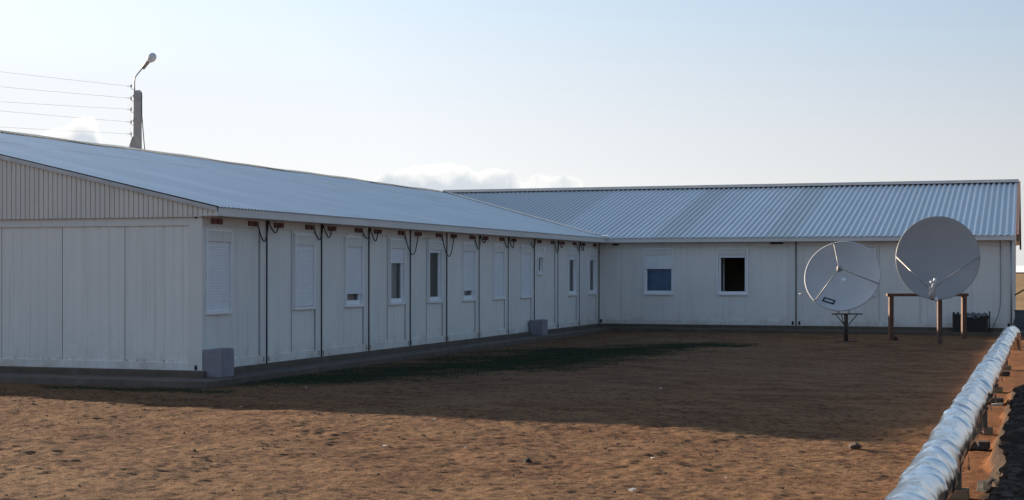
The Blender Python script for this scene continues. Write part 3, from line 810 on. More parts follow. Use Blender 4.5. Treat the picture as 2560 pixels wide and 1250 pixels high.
# ------------------------------------------------------------------ lamp post with overhead wires behind the roof
PS = 1.06
px, py = 14.251 - 34.55 * PS, -24.165 + 53.46 * PS
pole = thing('lamp_post', (px, py, 0), 'pale concrete lamp post rising behind the long roof with bent arm', 'lamp post')
RV = Vector((math.cos(R(YAW)), math.sin(R(YAW)), 0))     # to the right in the picture
def pp(d, z, f=0.0): return Vector((px, py, 0)) + RV * d * PS + Vector((0, 0, 2.006 + (z - 2.006) * PS)) + Vector((-RV.y, RV.x, 0)) * f
mb = MB()
mb.hexa([pp(-0.20, 0, -0.2), pp(0.20, 0, -0.2), pp(0.20, 0, 0.2), pp(-0.20, 0, 0.2), pp(-0.135, 9.42, -0.12), pp(0.135, 9.42, -0.12), pp(0.135, 9.42, 0.12), pp(-0.135, 9.42, 0.12)])
mb.build('pole', 'pole_concrete', pole, bevel=0.02)
for z in (9.18, 8.16):
    mb = MB(); mb.hexa([pp(-0.165, z, -0.16), pp(0.165, z, -0.16), pp(0.165, z, 0.16), pp(-0.165, z, 0.16), pp(-0.165, z + 0.09, -0.16), pp(0.165, z + 0.09, -0.16), pp(0.165, z + 0.09, 0.16), pp(-0.165, z + 0.09, 0.16)])
    mb.build('pole_collar', 'pole_concrete', pole, bevel=0.01)
mb = MB()
mb.hexa([pp(-2.6, 0, -0.14), pp(-2.25, 0, -0.14), pp(-2.25, 0, 0.14), pp(-2.6, 0, 0.14), pp(-0.20, 7.55, -0.12), pp(0.06, 7.62, -0.12), pp(0.06, 7.62, 0.12), pp(-0.20, 7.55, 0.12)])
mb.build('brace_post', 'pole_concrete', pole, bevel=0.015)
mb = MB(); mb.tube([pp(-0.38, 7.02, -0.2), pp(0.2, 7.02, -0.2)], 0.035, 6); mb.build('brace_bolt', 'lamp_metal', pole)
mb = MB()
arm = [(-0.12, 9.3), (-0.13, 9.6), (-0.13, 9.85), (-0.10, 10.0), (0.0, 10.14), (0.18, 10.35), (0.36, 10.55), (0.50, 10.68)]
mb.tube([pp(d, z) for d, z in arm], 0.03, 8); mb.build('lamp_arm', 'lamp_metal', pole)
mb = MB()
mb.tube([pp(0.20, 10.36), pp(0.42, 10.62), pp(0.47, 10.68)], 0.085, 10); hd = mb.build('lamp_head', 'lamp_metal', pole)
ax_ = (pp(0.58, 10.81) - pp(0.42, 10.62)).normalized(); mt = Matrix.Translation(pp(0.44, 10.64)) @ ax_.to_track_quat('Z', 'Y').to_matrix().to_4x4()
mb = MB(); mb.lathe([(0.0, 0), (0.09, 0.01), (0.15, 0.09), (0.19, 0.2), (0.18, 0.32), (0.12, 0.41), (0.05, 0.45), (0, 0.455)], mt, 20)
mb.build('lamp_globe', 'lamp_glass', hd)
WZ = [9.64, 9.15, 8.69, 8.17, 7.68]
for z in WZ:
    mb = MB()
    mb.tube([pp(-0.10, z - 0.14), pp(-0.22, z - 0.13), pp(-0.26, z - 0.09), pp(-0.27, z + 0.02)], 0.012, 6)
    mb.lathe([(0.0, -0.06), (0.05, -0.05), (0.03, -0.01), (0.05, 0.03), (0.02, 0.07), (0, 0.075)], Matrix.Translation(pp(-0.27, z + 0.0)), 10)
    mb.tube([pp(-0.44, z), pp(-0.27, z)], 0.014, 6)
    mb.build('insulator', 'lamp_metal', pole)
mb = MB(); mb.tube([pp(-0.1, 9.44), pp(0.1, 9.46), pp(0.17, 9.36), pp(0.175, 8.9), pp(0.18, 8.4), pp(0.22, 7.9), pp(0.26, 7.4), pp(0.33, 6.6), pp(0.3, 5.0), pp(0.24, 0.5)], 0.02, 6)
mb.build('feed_cable', 'black_cable', pole)
for a, b in zip(WZ[1:-1], WZ[2:]):
    mb = MB(); mb.tube([pp(-0.27, a), pp(-0.33, (a + b) / 2), pp(-0.28, b)], 0.008, 5); mb.build('jumper_wire', 'wire', pole)
mb = MB(); mb.tube([pp(-0.27, 9.15), pp(-0.2, 8.95), pp(-0.24, 8.7)], 0.008, 5); mb.build('jumper_wire', 'wire', pole)
WE = [(9.824 - 9.64), (9.238 - 9.15), (8.652 - 8.69), (8.298 - 8.17), (7.666 - 7.68)]
WLAB = ['topmost thin overhead wire running left from the lamp post', 'second overhead wire from the top at the lamp post', 'middle of the five overhead wires at the lamp post', 'overhead wire second from the bottom at the lamp post', 'lowest overhead wire, passing in front of the small cloud']
for z, e, lb in zip(WZ, WE, WLAB):
    a = pp(-0.40, z); dirv = Vector((-23.206 + 20.23, 24.314 - 28.927, 0)); 
    b = a + dirv * 6 + Vector((0, 0, e * 6 + 0.5))
    mb = MB(); pts = []
    for i in range(25):
        t = i / 24; p = a.lerp(b, t); p.z -= 0.55 * 4 * t * (1 - t) * 0.35; pts.append(p)
    mb.tube(pts, 0.006, 5)
    o = mb.build('overhead_wire', 'wire'); tag(o, lb, 'wire', 'overhead wires from the lamp post')

# ------------------------------------------------------------------ satellite dishes
Rv = RV; Fv = Vector((-RV.y, RV.x, 0)); Zv = Vector((0, 0, 1))
def frame_from(n, upish=Zv):
    n = n.normalized(); xa = upish.cross(n).normalized(); ya = n.cross(xa).normalized()
    return Matrix(((xa.x, ya.x, n.x, 0), (xa.y, ya.y, n.y, 0), (xa.z, ya.z, n.z, 0), (0, 0, 0, 1)))
# left dish: prime focus, tripod of struts
base = Vector((9.33, 19.78, 0))
d1 = thing('satellite_dish', base, 'smaller satellite dish with three pale struts meeting at a centre feed', 'satellite dish', 'satellite dishes in front of the short wing')
V1 = Vector((9.306, 19.487, 1.78))
n1 = (-0.30 * Rv + 0.33 * Zv - 0.74 * Fv).normalized()
M1 = Matrix.Translation(V1) @ frame_from(n1)
Rd = 1.035; FL = 0.86
def dz(r): return r * r / (4 * FL)
prof = [(r, dz(r)) for r in np.linspace(0.0, Rd, 15)]
mb = MB(); mb.lathe(prof + [(Rd + 0.012, dz(Rd) + 0.005), (Rd + 0.012, dz(Rd) - 0.03), (Rd - 0.02, dz(Rd) - 0.04)] + [(r, dz(r) - 0.018) for r in np.linspace(Rd - 0.04, 0.02, 10)], M1, 72)
refl = mb.build('reflector', 'dish', d1)
mb = MB(); mb.tube([M1 @ Vector((Rd * 1.012 * math.cos(t), Rd * 1.012 * math.sin(t), dz(Rd) - 0.005)) for t in [2 * math.pi * k / 72 for k in range(73)]], 0.026, 8, False)
mb.build('rim', 'dish', refl)
mb = MB(); mb.lathe([(0.0, 0.03), (0.06, 0.028), (0.075, 0.004)], M1, 18); mb.build('centre_cap', 'pvc', refl)
# pale label framed in dark blue, low on the dish
def surf(u, v, o=0.006):
    r = math.hypot(u, v); return M1 @ Vector((u, v, dz(r) + o))
xa = M1.to_3x3() @ Vector((1, 0, 0)); sgn = 1 if xa.dot(Rv) > 0 else -1
def plate(u0, u1, v0, v1, o, mat, name, parent, tilt=-0.28, n_=6):
    mb = MB(); uc, vc = (u0 + u1) / 2, (v0 + v1) / 2
    def T_(u, v):
        du, dv = u - uc, v - vc
        return surf(sgn * (uc + du * math.cos(tilt) - dv * math.sin(tilt)), vc + du * math.sin(tilt) + dv * math.cos(tilt), o)
    for i in range(n_):
        ua, ub = u0 + (u1 - u0) * i / n_, u0 + (u1 - u0) * (i + 1) / n_
        mb.quad(T_(ua, v0), T_(ub, v0), T_(ub, v1), T_(ua, v1))
    return mb.build(name, mat, parent)
pl = plate(-0.52, -0.175, -0.80, -0.63, 0.007, 'sticker_dark', 'label_plate', refl)
plate(-0.47, -0.225, -0.745, -0.685, 0.011, 'dish', 'label_plate', refl)
feedp = M1 @ Vector((0, 0, FL))
dots = []
def screen(p):
    d_ = p - cam.location; fw = d_.dot(Fv); return (1280 + 3762.5 * d_.dot(Rv) / fw, 680.12 - 3762.5 * d_.z / fw)
best = min((abs(screen(M1 @ Vector((Rd * math.cos(t), Rd * math.sin(t), dz(Rd))))[0] - 2085) + (0 if screen(M1 @ Vector((Rd * math.cos(t), Rd * math.sin(t), dz(Rd))))[1] < 650 else 999), t) for t in [2 * math.pi * k / 360 for k in range(360)])[1]
for k in range(3):
    t = best + 2 * math.pi * k / 3
    e = M1 @ Vector((Rd * math.cos(t), Rd * math.sin(t), dz(Rd) + 0.01))
    mb = MB(); mb.tube([e, e.lerp(feedp, 0.97)], 0.016, 8); mb.box(lambda a, o, z: e + Vector((a, o, z)), -0.025, 0.025, -0.025, 0.025, -0.025, 0.025)
    mb.build('strut', 'strut', d1)
mb = MB(); Mf = Matrix.Translation(feedp) @ frame_from(-n1)
mb.lathe([(0.0, -0.12), (0.035, -0.12), (0.045, -0.03), (0.075, 0.0), (0.085, 0.05), (0.05, 0.05), (0.045, 0.0), (0, 0.0)], Mf, 14)
mb.lathe([(0.09, -0.01), (0.10, 0.0), (0.10, 0.015), (0.09, 0.02), (0.09, -0.01)], Mf, 3, False)
mb.build('feed_horn', 'feed', d1)
# mount
pt = 0.79
mb = MB(); mb.tube([base + Vector((0, 0, -0.05)), base + Vector((0, 0, pt))], 0.058, 14); mb.build('post', 'dark_steel', d1)
mb = MB()
fr1 = lambda a, o, z: base + Rv * a + Fv * o + Vector((0, 0, z))
mb.box(fr1, -0.33, 0.34, -0.10, 0.10, gh(base.x, base.y) - 0.02, gh(base.x, base.y) + 0.025); mb.build('base_plate', 'dark_steel', d1, bevel=0.008)
mb = MB()
mb.box(fr1, -0.40, 0.46, -0.04, 0.04, pt - 0.005, pt + 0.03)
mb.build('cross_bar', 'dark_steel', d1)
for a, b in ((-0.30, -0.05), (0.31, 0.05), (-0.15, -0.06)):
    mb = MB(); mb.tube([fr1(a, -0.05, pt), fr1(b, -0.05, pt - 0.31)], 0.014, 6); mb.build('brace', 'dark_steel', d1)
back = M1 @ Vector((0, 0, -0.05))
for a in (-0.22, 0.08):
    mb = MB(); mb.hexa([fr1(a - 0.03, -0.02, pt + 0.03), fr1(a + 0.03, -0.02, pt + 0.03), fr1(a + 0.03, 0.03, pt + 0.03), fr1(a - 0.03, 0.03, pt + 0.03),
             fr1(a - 0.03, 0.02, pt + 0.75), fr1(a + 0.03, 0.02, pt + 0.75), fr1(a + 0.03, 0.07, pt + 0.75), fr1(a - 0.03, 0.07, pt + 0.75)])
    mb.build('mount_bracket', 'grey_trim', d1)
mb = MB(); mb.tube([back + Vector((0, 0, 0)), fr1(-0.07, 0.05, pt + 0.7)], 0.09, 10); mb.build('mount_hub', 'grey_trim', d1)
mb = MB(); mb.tube([fr1(-1.32, 0.15, 1.38), fr1(-1.22, 0.10, 1.385), fr1(-1.12, 0.05, 1.41), fr1(-0.98, 0.02, 1.46), fr1(-0.6, 0.1, 1.5), fr1(-0.1, 0.15, 1.5)], 0.012, 6)
mb.build('loose_cable', 'strut', d1)

# right dish: large offset reflector, feed carried in front of the lower rim
base2 = Vector((11.92, 19.9, 0))
d2 = thing('satellite_dish', base2, 'larger satellite dish, plain flat grey face with feed arm low in front', 'satellite dish', 'satellite dishes in front of the short wing')
C2 = Vector((11.864, 19.729, 2.401))
n2 = (-0.32 * Rv + 0.10 * Zv - 1.0 * Fv).normalized()
M2 = Matrix.Translation(C2) @ frame_from(n2)
A_, B_ = 1.13, 1.165; CF = 1.55
def d2p(r, t, o=0.0): 
    u, v = A_ * r * math.cos(t), B_ * r * math.sin(t); return M2 @ Vector((u, v, (u * u + v * v) / (4 * CF) - (A_ * A_) / (4 * CF) + o))
mb = MB(); nt, nr = 80, 14
vs = []; fs = []
rows = [(r, 0.0) for r in np.linspace(0.02, 1.0, nr)] + [(1.008, -0.004), (1.008, -0.03), (0.99, -0.035)] + [(r, -0.02) for r in np.linspace(0.97, 0.02, 8)]
for r, o in rows:
    for j in range(nt): vs.append(d2p(r, 2 * math.pi * j / nt, o))
for i in range(len(rows) - 1):
    for j in range(nt): fs.append((i * nt + j, i * nt + (j + 1) % nt, (i + 1) * nt + (j + 1) % nt, (i + 1) * nt + j))
fs.append(tuple(range(nt))); mb.add(vs, fs, True); r2 = mb.build('reflector', 'dish2', d2)
mb = MB(); mb.tube([d2p(1.004, 2 * math.pi * k / nt, -0.012) for k in range(nt + 1)], 0.014, 6, False); mb.build('rim', 'strut', r2)
f2 = Vector((11.80, 18.66, 1.56))
frf = lambda a, o, z: f2 + Rv * a + Fv * o + Vector((0, 0, z))
xa2 = M2.to_3x3() @ Vector((1, 0, 0)); s2 = 1 if xa2.dot(Rv) > 0 else -1
for side in (-1, 1):
    t = math.pi - 0.03 if side * s2 < 0 else 0.03
    e = d2p(1.0, t, 0.0)
    mb = MB(); mb.tube([e, frf(0.085 * side - 0.02, 0, 0.0 if side < 0 else 0.06)], 0.021, 8); mb.build('strut', 'strut', d2)
mb = MB()
low = d2p(1.0, -math.pi / 2, -0.02)
mb.tube([low, frf(0.03, 0.25, -0.30), frf(0.0, 0.03, -0.24)], 0.03, 8); mb.build('feed_arm', 'dark_steel', d2)
mb = MB()
mb.tube([frf(-0.05, 0.0, -0.30), frf(-0.04, 0.0, -0.22), frf(-0.01, -0.01, -0.05), frf(0.03, 0.0, 0.10), frf(0.05, 0.02, 0.20)], 0, 12, radii=[0.06, 0.095, 0.085, 0.065, 0.05])
mb.box(frf, -0.115, -0.02, -0.05, 0.05, -0.08, 0.02); mb.build('feed_housing', 'feed', d2, bevel=0.006)
mb = MB(); mb.tube([frf(0.05, 0.02, 0.19), frf(0.065, 0.03, 0.27)], 0, 10, radii=[0.055, 0.04]); mb.tube([frf(-0.03, 0.02, 0.12), frf(-0.06, 0.02, 0.20)], 0.03, 8); mb.build('feed_horn', 'white_cap_glint', d2)
mb = MB(); mb.tube([frf(0.06, -0.02, -0.25), frf(0.10, -0.02, -0.36)], 0, 10, radii=[0.05, 0.045]); mb.build('feed_highlight', 'white_cap_glint', d2)  # sun highlight below the feed, painted as a near-white piece
mb = MB(); fr2 = lambda a, o, z: base2 + Rv * a + Fv * o + Vector((0, 0, z))
mb.box(fr2, -0.055, 0.065, 0.0, 0.12, -0.1, 1.34); mb.build('post', 'rust_steel', d2, bevel=0.006)
bar('post_cap', 'dark_steel', d2, fr2, -0.09, 0.10, -0.02, 0.16, 1.26, 1.40)
mb = MB(); mb.hexa([fr2(-0.12, 0.03, 1.35), fr2(0.14, 0.03, 1.35), fr2(0.14, 0.13, 1.35), fr2(-0.12, 0.13, 1.35), C2 + Rv * -0.15 + Fv * 0.27, C2 + Rv * 0.15 + Fv * 0.27, C2 + Rv * 0.15 + Fv * 0.36, C2 + Rv * -0.15 + Fv * 0.36])
mb.build('mount_bracket', 'dark_steel', d2)

# goal-shaped steel frame behind the right dish
gA = Vector((10.44, 21.5, 0)); gB = Vector((12.47, 22.4, 0))
fr_ = thing('steel_frame', gA.lerp(gB, 0.5), 'rusty goal-shaped steel frame of two legs and a top bar behind the larger dish', 'frame')
gd = (gB - gA).normalized(); gn = Vector((-gd.y, gd.x, 0)); L3 = (gB - gA).length
fg = lambda a, o, z: gA + gd * a + gn * o + Vector((0, 0, z))
for a in (-0.065, L3 - 0.065):
    mb = MB(); mb.box(fg, a, a + 0.13, -0.065, 0.065, -0.1, 1.285); mb.build('leg', 'rust_steel', fr_, bevel=0.006)
mb = MB(); mb.box(fg, -0.13, L3 + 0.12, -0.075, 0.075, 1.287, 1.375); mb.build('top_bar', 'rust_steel', fr_, bevel=0.006)

# ------------------------------------------------------------------ black crates against the short wing
def crate(x0, x1, y0, y1, h, label):
    o = thing('plastic_crate', ((x0 + x1) / 2, (y0 + y1) / 2, 0.086), label, 'crate', 'black crates against the short wing')
    z0 = 0.087
    for z in np.arange(z0 + 0.02, z0 + h - 0.05, 0.095):
        mb = MB(); ring(mb, lambda a, o_, zz: (a, zz, o_), x0, x1, y0, y1, 0.02, z, z + 0.07); mb.build('slat_band', 'black_plastic', o)
    for x in (x0 - 0.006, (x0 + x1) / 2 - 0.03, x1 - 0.054):
        bar('rib', 'black_plastic', o, W3, x, x + 0.06, y0 - 0.012, y0 - 0.001, z0, z0 + h); bar('rib', 'black_plastic', o, W3, x, x + 0.06, y1 + 0.001, y1 + 0.012, z0, z0 + h)
    bar('crate_floor', 'black_plastic', o, W3, x0 + 0.03, x1 - 0.03, y0 + 0.03, y1 - 0.03, z0, z0 + 0.03)
    mb = MB(); mb.box(W3, x0 + 0.04, x1 - 0.04, y0 + 0.04, y1 - 0.04, z0 + 0.031, z0 + h * 0.85)
    mb.build('contents', 'dark_hole', o)
    return o
crate(11.98, 12.29, 26.15, 26.6, 0.62, 'narrow black slatted crate, left one beside the rusty frame leg')
crate(12.32, 13.05, 26.15, 26.6, 0.54, 'wide black slatted crate under a crumpled grey sheet')
mb = MB(); n_ = 16
vs = []; fs = []
for i in range(n_ + 1):
    for j in range(9):
        u = i / n_; v = j / 8
        x = 12.22 + 0.86 * u; y = 26.12 + 0.5 * v
        z = 0.655 + 0.05 * math.sin(u * 9) * math.sin(v * 5 + 1) + 0.035 * math.sin(u * 21 + v * 8) - 0.07 * (abs(2 * v - 1) ** 6) - 0.06 * abs(2 * u - 1) ** 8
        vs.append((x, y, z))
for i in range(n_):
    for j in range(8): fs.append((i * 9 + j, (i + 1) * 9 + j, (i + 1) * 9 + j + 1, i * 9 + j + 1))
mb.add(vs, fs, True); o = mb.build('plastic_sheet', 'grey_sheet'); tag(o, 'crumpled grey plastic sheet lying over the black crates', 'sheet')
sm_ = o.modifiers.new('thick', 'SOLIDIFY'); sm_.thickness = 0.01
mb = MB(); mb.tube([(13.10, 26.2, 0.08), (13.11, 26.22, 0.74)], 0.022, 8); mb.tube([(13.11, 26.22, 0.72), (13.112, 26.222, 0.75)], 0.028, 8)
o = mb.build('stake', 'dark_timber'); tag(o, 'thin dark stake upright at the right end of the black crates', 'stake')

# ------------------------------------------------------------------ foil wrapped pipe on timber supports
PZ, PR = 0.485, 0.178
def pipe_path(t):
    """t in metres along the pipe from y=-20"""
    y = -20 + t
    if y < 14.3: return Vector((PX(y), y, PZ))
    q_ = (y - 14.3)
    if q_ < 2.0:
        return Vector((PX(14.3 + q_) + 0.05 * (q_ / 2) ** 2, 14.3 + q_, PZ - 0.02 * (q_ / 2) ** 2))
    q_ -= 2.0; a = min(q_ / 0.6, math.pi / 2)
    e = Vector((PX(16.3) + 0.05, 16.3, PZ - 0.02))
    extra = max(0, q_ - 0.6 * math.pi / 2)
    return e + Vector((0.03 * math.sin(a), 0.35 * math.sin(a), -0.5 * (1 - math.cos(a)) - extra))
pipe = thing('foil_pipe', (PX(-5), -5, 0), 'thick pipe wrapped in crinkled silver foil running along the right side', 'pipe')
nt_ = 64; st = 0.022; Lp = 34.3 + 2.0 + 1.0
K = int(Lp / st)
cen = np.array([pipe_path(i * st) for i in range(K + 1)])
tan = np.gradient(cen, axis=0); tan /= np.linalg.norm(tan, axis=1)[:, None]
sx = np.cross(tan, np.array([0, 0, 1.0])); nrm = np.linalg.norm(sx, axis=1)
sx[nrm < 0.3] = np.array([0, -1.0, 0]) * 0 + np.array([1.0, 0, 0]); 
# keep the frame steady through the bend
sx = np.tile(np.array([1.0, -0.0085, 0]), (K + 1, 1)); sx -= tan * (sx * tan).sum(1)[:, None]; sx /= np.linalg.norm(sx, axis=1)[:, None]
sz = np.cross(sx, tan); sz *= np.sign(sz[0, 2]); 
TH, SS = np.meshgrid(np.linspace(0, 2 * np.pi, nt_, endpoint=False), np.arange(K + 1) * st)
ca, sa = np.cos(TH), np.sin(TH)
# overlapping turns of foil, each a shallow saw tooth, with creases and bagging
wob_ = 0.16 * np.sin(TH + 0.6) + 0.55 * (vnoise(SS * 1.3 + 5, ca * 0.9 + sa * 0.4 + 7, 4) - 0.5)
turn = SS / 0.80 + wob_ + 1.1 * (vnoise(SS * 0.6 + 5, SS * 0 + 3, 14) - 0.5)
fr0 = turn - np.floor(turn); tid = np.floor(turn)
edge_h = 0.001 + 0.020 * np.clip(vnoise(tid * 3.7 + 0.5 + ca * 0.8, tid * 1.9 + 0.5 + sa * 0.8, 9) - 0.25, 0, 1)
saw = edge_h * (1 - fr0) ** 1.2
turn2 = SS / 0.27 + 0.9 * wob_ + 0.6 * vnoise(SS * 2.0, ca * 1.1 + 3, 15)
f2_ = turn2 - np.floor(turn2)
saw2 = 0.006 * np.clip(vnoise(np.floor(turn2) * 2.3 + ca * 1.2, sa * 1.2 + np.floor(turn2), 10) - 0.45, 0, 1) * 2 * (1 - f2_) ** 2
lump_ = 0.026 * 2 * fbm(SS * 1.3 + 3, ca * 0.9 + sa * 0.5 + 10, 19, 2)
dent = -0.014 * np.maximum(vnoise(SS * 3.4 + 60 + ca, 1.3 * ca + 1.3 * sa + 5, 29) - 0.6, 0) * 2.5
cre = 0.008 * 2 * fbm(SS * 3.2 + 1.3 * ca + 40, ca * 1.2 + sa * 0.8 + 20, 21, 2, 0.4)
slack = 0.030 * np.clip(-sa + 0.1, 0, 1) * vnoise(SS * 2.1, TH * 0 + 2, 31)
rad = PR - 0.012 + saw + saw2 + lump_ + dent + cre + slack
Pv = cen[:, None, :] + rad[..., None] * (ca[..., None] * sx[:, None, :] + sa[..., None] * sz[:, None, :])
me = bpy.data.meshes.new('foil_wrap')
nv = (K + 1) * nt_
me.vertices.add(nv); me.vertices.foreach_set('co', Pv.astype(np.float32).ravel())
ii = np.arange(K)[:, None] * nt_; jj = np.arange(nt_)[None, :]; j2 = (jj + 1) % nt_
q = np.stack([ii + jj, ii + nt_ + jj, ii + nt_ + j2, ii + j2], -1).reshape(-1, 4)
me.loops.add(q.size); me.loops.foreach_set('vertex_index', q.ravel().astype(np.int32))
me.polygons.add(len(q)); me.polygons.foreach_set('loop_start', np.arange(0, q.size, 4, dtype=np.int32))
me.polygons.foreach_set('use_smooth', np.ones(len(q), bool)); me.update(); me.validate()
bm = bmesh.new(); bm.from_mesh(me); bmesh.ops.recalc_face_normals(bm, faces=bm.faces); bm.to_mesh(me); bm.free()
me.materials.append(M['foil'])
o = bpy.data.objects.new('foil_wrap', me); COL.objects.link(o); o.parent = pipe; o.matrix_parent_inverse = parent_inv(pipe)
# torn foil flaps hanging below the wrap
for i, y in enumerate((-10.15, -8.2, -6.9, -4.15, -2.6, 1.2, 4.0)):
    mb = MB(); c = Vector((PX(y), y, PZ)); L_ = 0.10 + 0.05 * random.random(); w_ = 0.16 + 0.08 * random.random()
    vs = []; fs = []
    for a in range(7):
        for b in range(5):
            th = -0.55 - 0.5 * b / 4 * 0.8; rr = PR + 0.012 + (L_ * (b / 4) ** 1.4) * (0.5 + 0.5 * random.random())
            vs.append(c + Vector((math.cos(th) * rr, (a / 6 - 0.5) * w_ * (1 - 0.35 * b / 4) + random.uniform(-0.012, 0.012), math.sin(th) * rr)))
    for a in range(6):
        for b in range(4): fs.append((a * 5 + b, a * 5 + 5 + b, a * 5 + 6 + b, a * 5 + b + 1))
    mb.add(vs, fs, False); mb.build('foil_flap', 'foil', pipe)

def support(y, label, rx, dark=False):
    g0 = gh(PX(y) + 0.1, y)
    o = thing('pipe_support', (PX(y), y, g0), label, 'support', 'supports under the foil pipe')
    f = lambda a, b, z: (PX(y) + a, y + b, g0 + z)
    mb = MB(); mb.box(f, -0.30, rx, -0.09, 0.09, -0.03, 0.085); mb.build('sleeper', 'timber', o, bevel=0.008)
    mb = MB(); h = PZ - PR - g0 + 0.02
    mb.box(f, -0.13, rx - 0.065, -0.085, 0.075, 0.086, h); mb.build('upright_block', 'green_block', o, bevel=0.006)
    mb = MB(); mb.box(f, -0.20, rx - 0.05, -0.095, 0.085, h - 0.02, h + 0.005); mb.build('top_plate', 'green_block', o, bevel=0.004)
support(-10.25, 'nearest pipe support, grey green block on a timber sleeper', 0.175)
support(-4.6, 'second pipe support from the front, block on a pale timber sleeper', 0.20)
support(2.0, 'third pipe support from the front, dark block beneath the foil', 0.15)
support(8.2, 'pipe support farthest from the camera near the pipe bend', 0.16)
def beam(y, rx, label, h=0.09):
    g0 = gh(PX(y) + 0.2, y); mb = MB()
    mb.box(lambda a, b, z: (PX(y) + a, y + b, g0 + z), -0.34, rx, -0.08, 0.08, 0.01, h + 0.01)
    mb.box(lambda a, b, z: (PX(y) + a, y + b, g0 + z), rx + 0.001, rx + 0.012, -0.07, 0.07, 0.02, h)
    o = mb.build('timber_beam', 'dark_timber', bevel=0.006); tag(o, label, 'beam', 'dark beams lying across under the pipe')
beam(-6.3, 0.21, 'nearest dark beam lying across under the pipe')
beam(-0.1, 0.205, 'dark beam lying across with a pale chip in front of it')
beam(6.2, 0.165, 'farthest dark beam lying across under the pipe')
mb = MB(); z0 = gh(13.86, -0.3)
mb.hexa([(13.72, -0.36, z0 + 0.0), (13.9, -0.30, z0 + 0.0), (13.9, -0.24, z0 + 0.0), (13.72, -0.30, z0), (13.74, -0.35, z0 + 0.03), (13.91, -0.29, z0 + 0.05), (13.9, -0.25, z0 + 0.045), (13.73, -0.30, z0 + 0.03)])
o = mb.build('wood_chip', 'paper', bevel=0.005); tag(o, 'pale split wood chip lying before a dark beam', 'wood chip')

# loose lumps on the soil heap (one mass)
mb = MB()
def lump(mb, c, r, sq=0.75):
    vs = []; fs = []
    bm = bmesh.new(); bmesh.ops.create_icosphere(bm, subdivisions=1, radius=1)
    for v in bm.verts: vs.append(Vector(c) + Vector((v.co.x * r * random.uniform(0.7, 1.3), v.co.y * r * random.uniform(0.7, 1.3), v.co.z * r * sq * random.uniform(0.7, 1.3))))
    fs = [tuple(v.index for v in f.verts) for f in bm.faces]; bm.free(); mb.add(vs, fs, False)
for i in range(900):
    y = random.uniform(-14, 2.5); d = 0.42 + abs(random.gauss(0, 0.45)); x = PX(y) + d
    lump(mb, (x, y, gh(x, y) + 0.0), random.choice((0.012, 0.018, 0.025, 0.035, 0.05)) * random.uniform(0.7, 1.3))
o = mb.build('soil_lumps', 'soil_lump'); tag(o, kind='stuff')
# small clods strewn over the sunlit yard (one mass)
mb = MB()
for i in range(900):
    y = random.uniform(-13.5, -2.5); x = random.uniform(-4, 13.2)
    if y > -5 and random.random() < 0.4: continue
    r = 0.004 + 0.016 * random.random() ** 4
    lump(mb, (x, y, gh(x, y) + r * 0.3), r, 0.8)
o = mb.build('soil_crumbs', 'soil_lump'); tag(o, kind='stuff')

def stone(x, y, r, name, mat, label, cat, group=None, sq=0.7):
    mb = MB(); bm = bmesh.new(); bmesh.ops.create_icosphere(bm, subdivisions=2, radius=1)
    vs = [(v.co.x * r * (1 + 0.25 * math.sin(5 * v.co.y + x)), v.co.y * r * (1 + 0.2 * math.sin(4 * v.co.z + y)), v.co.z * r * sq * (1 + 0.2 * math.sin(6 * v.co.x))) for v in bm.verts]
    fs = [tuple(v.index for v in f.verts) for f in bm.faces]; bm.free(); mb.add(vs, fs, False)
    o = mb.build(name, mat); o.location = (x, y, gh(x, y) + r * sq * 0.55); return tag(o, label, cat, group)
stone(10.55, 21.6, 0.10, 'stone', 'stone', 'dark stone on the ground beside the left leg of the rusty frame', 'stone')
stone(13.93, -9.75, 0.11, 'stone', 'stone', 'dark grey stone at the foot of the soil heap by the foil pipe', 'stone')
stone(9.2, -8.9, 0.045, 'stone', 'stone', 'small dark clod-like stone casting a long shadow on the sunlit soil', 'stone')
stone(12.4, -6.75, 0.07, 'stone', 'soil_lump', 'brown soil clod near the right end of the sunlit ground', 'soil clod')
# pale scraps lying about
SCR = [(1085, 1052, 0.05, 'pale scrap at the edge of the shadow in the middle of the yard'), (961, 1115, 0.05, 'pale scrap beside dark hollows left of centre'), (1163, 1114, 0.035, 'tiny white scrap in the middle of the sunlit yard'),
       (1580, 1229, 0.07, 'cream chip lying near the bottom edge of the sunlit yard'), (1632, 1142, 0.035, 'white speck on sunlit soil right of the middle'), (1814, 1197, 0.035, 'white upright scrap on sunlit soil toward the pipe'),
       (1651, 970, 0.04, 'white scrap alone in the shaded yard'), (765, 970, 0.04, 'white scrap in the shade right of the near block'), (602, 1015, 0.03, 'white speck just inside the sunlight at left')]
def atz(u, v, z=0.0):
    d_ = Fv + Rv * ((u - 1280) / 3762.5) + Zv * ((680.12 - v) / 3762.5); return cam.location + d_ * ((z - cam.location.z) / d_.z)
SCRAPS = []
for u, v, r, lb in SCR:
    p = atz(u, v)
    r *= 0.6; mb = MB(); a = random.uniform(0, 3); z0 = gh(p.x, p.y) + 0.008
    c_, s_ = math.cos(a), math.sin(a)
    pts = [(-1, -0.5, 0), (0.9, -0.6, 0.1), (1.1, 0.4, 0.25), (-0.8, 0.6, 0.15)]
    lo = [(p.x + (x * c_ - y * s_) * r, p.y + (x * s_ + y * c_) * r, z0 + z * r) for x, y, z in pts]
    mb.hexa(lo + [(x + 0.004, y, z + r * 0.35) for x, y, z in lo]); o = mb.build('paper_scrap', 'paper'); tag(o, lb, 'scrap', 'pale scraps lying on the ground')

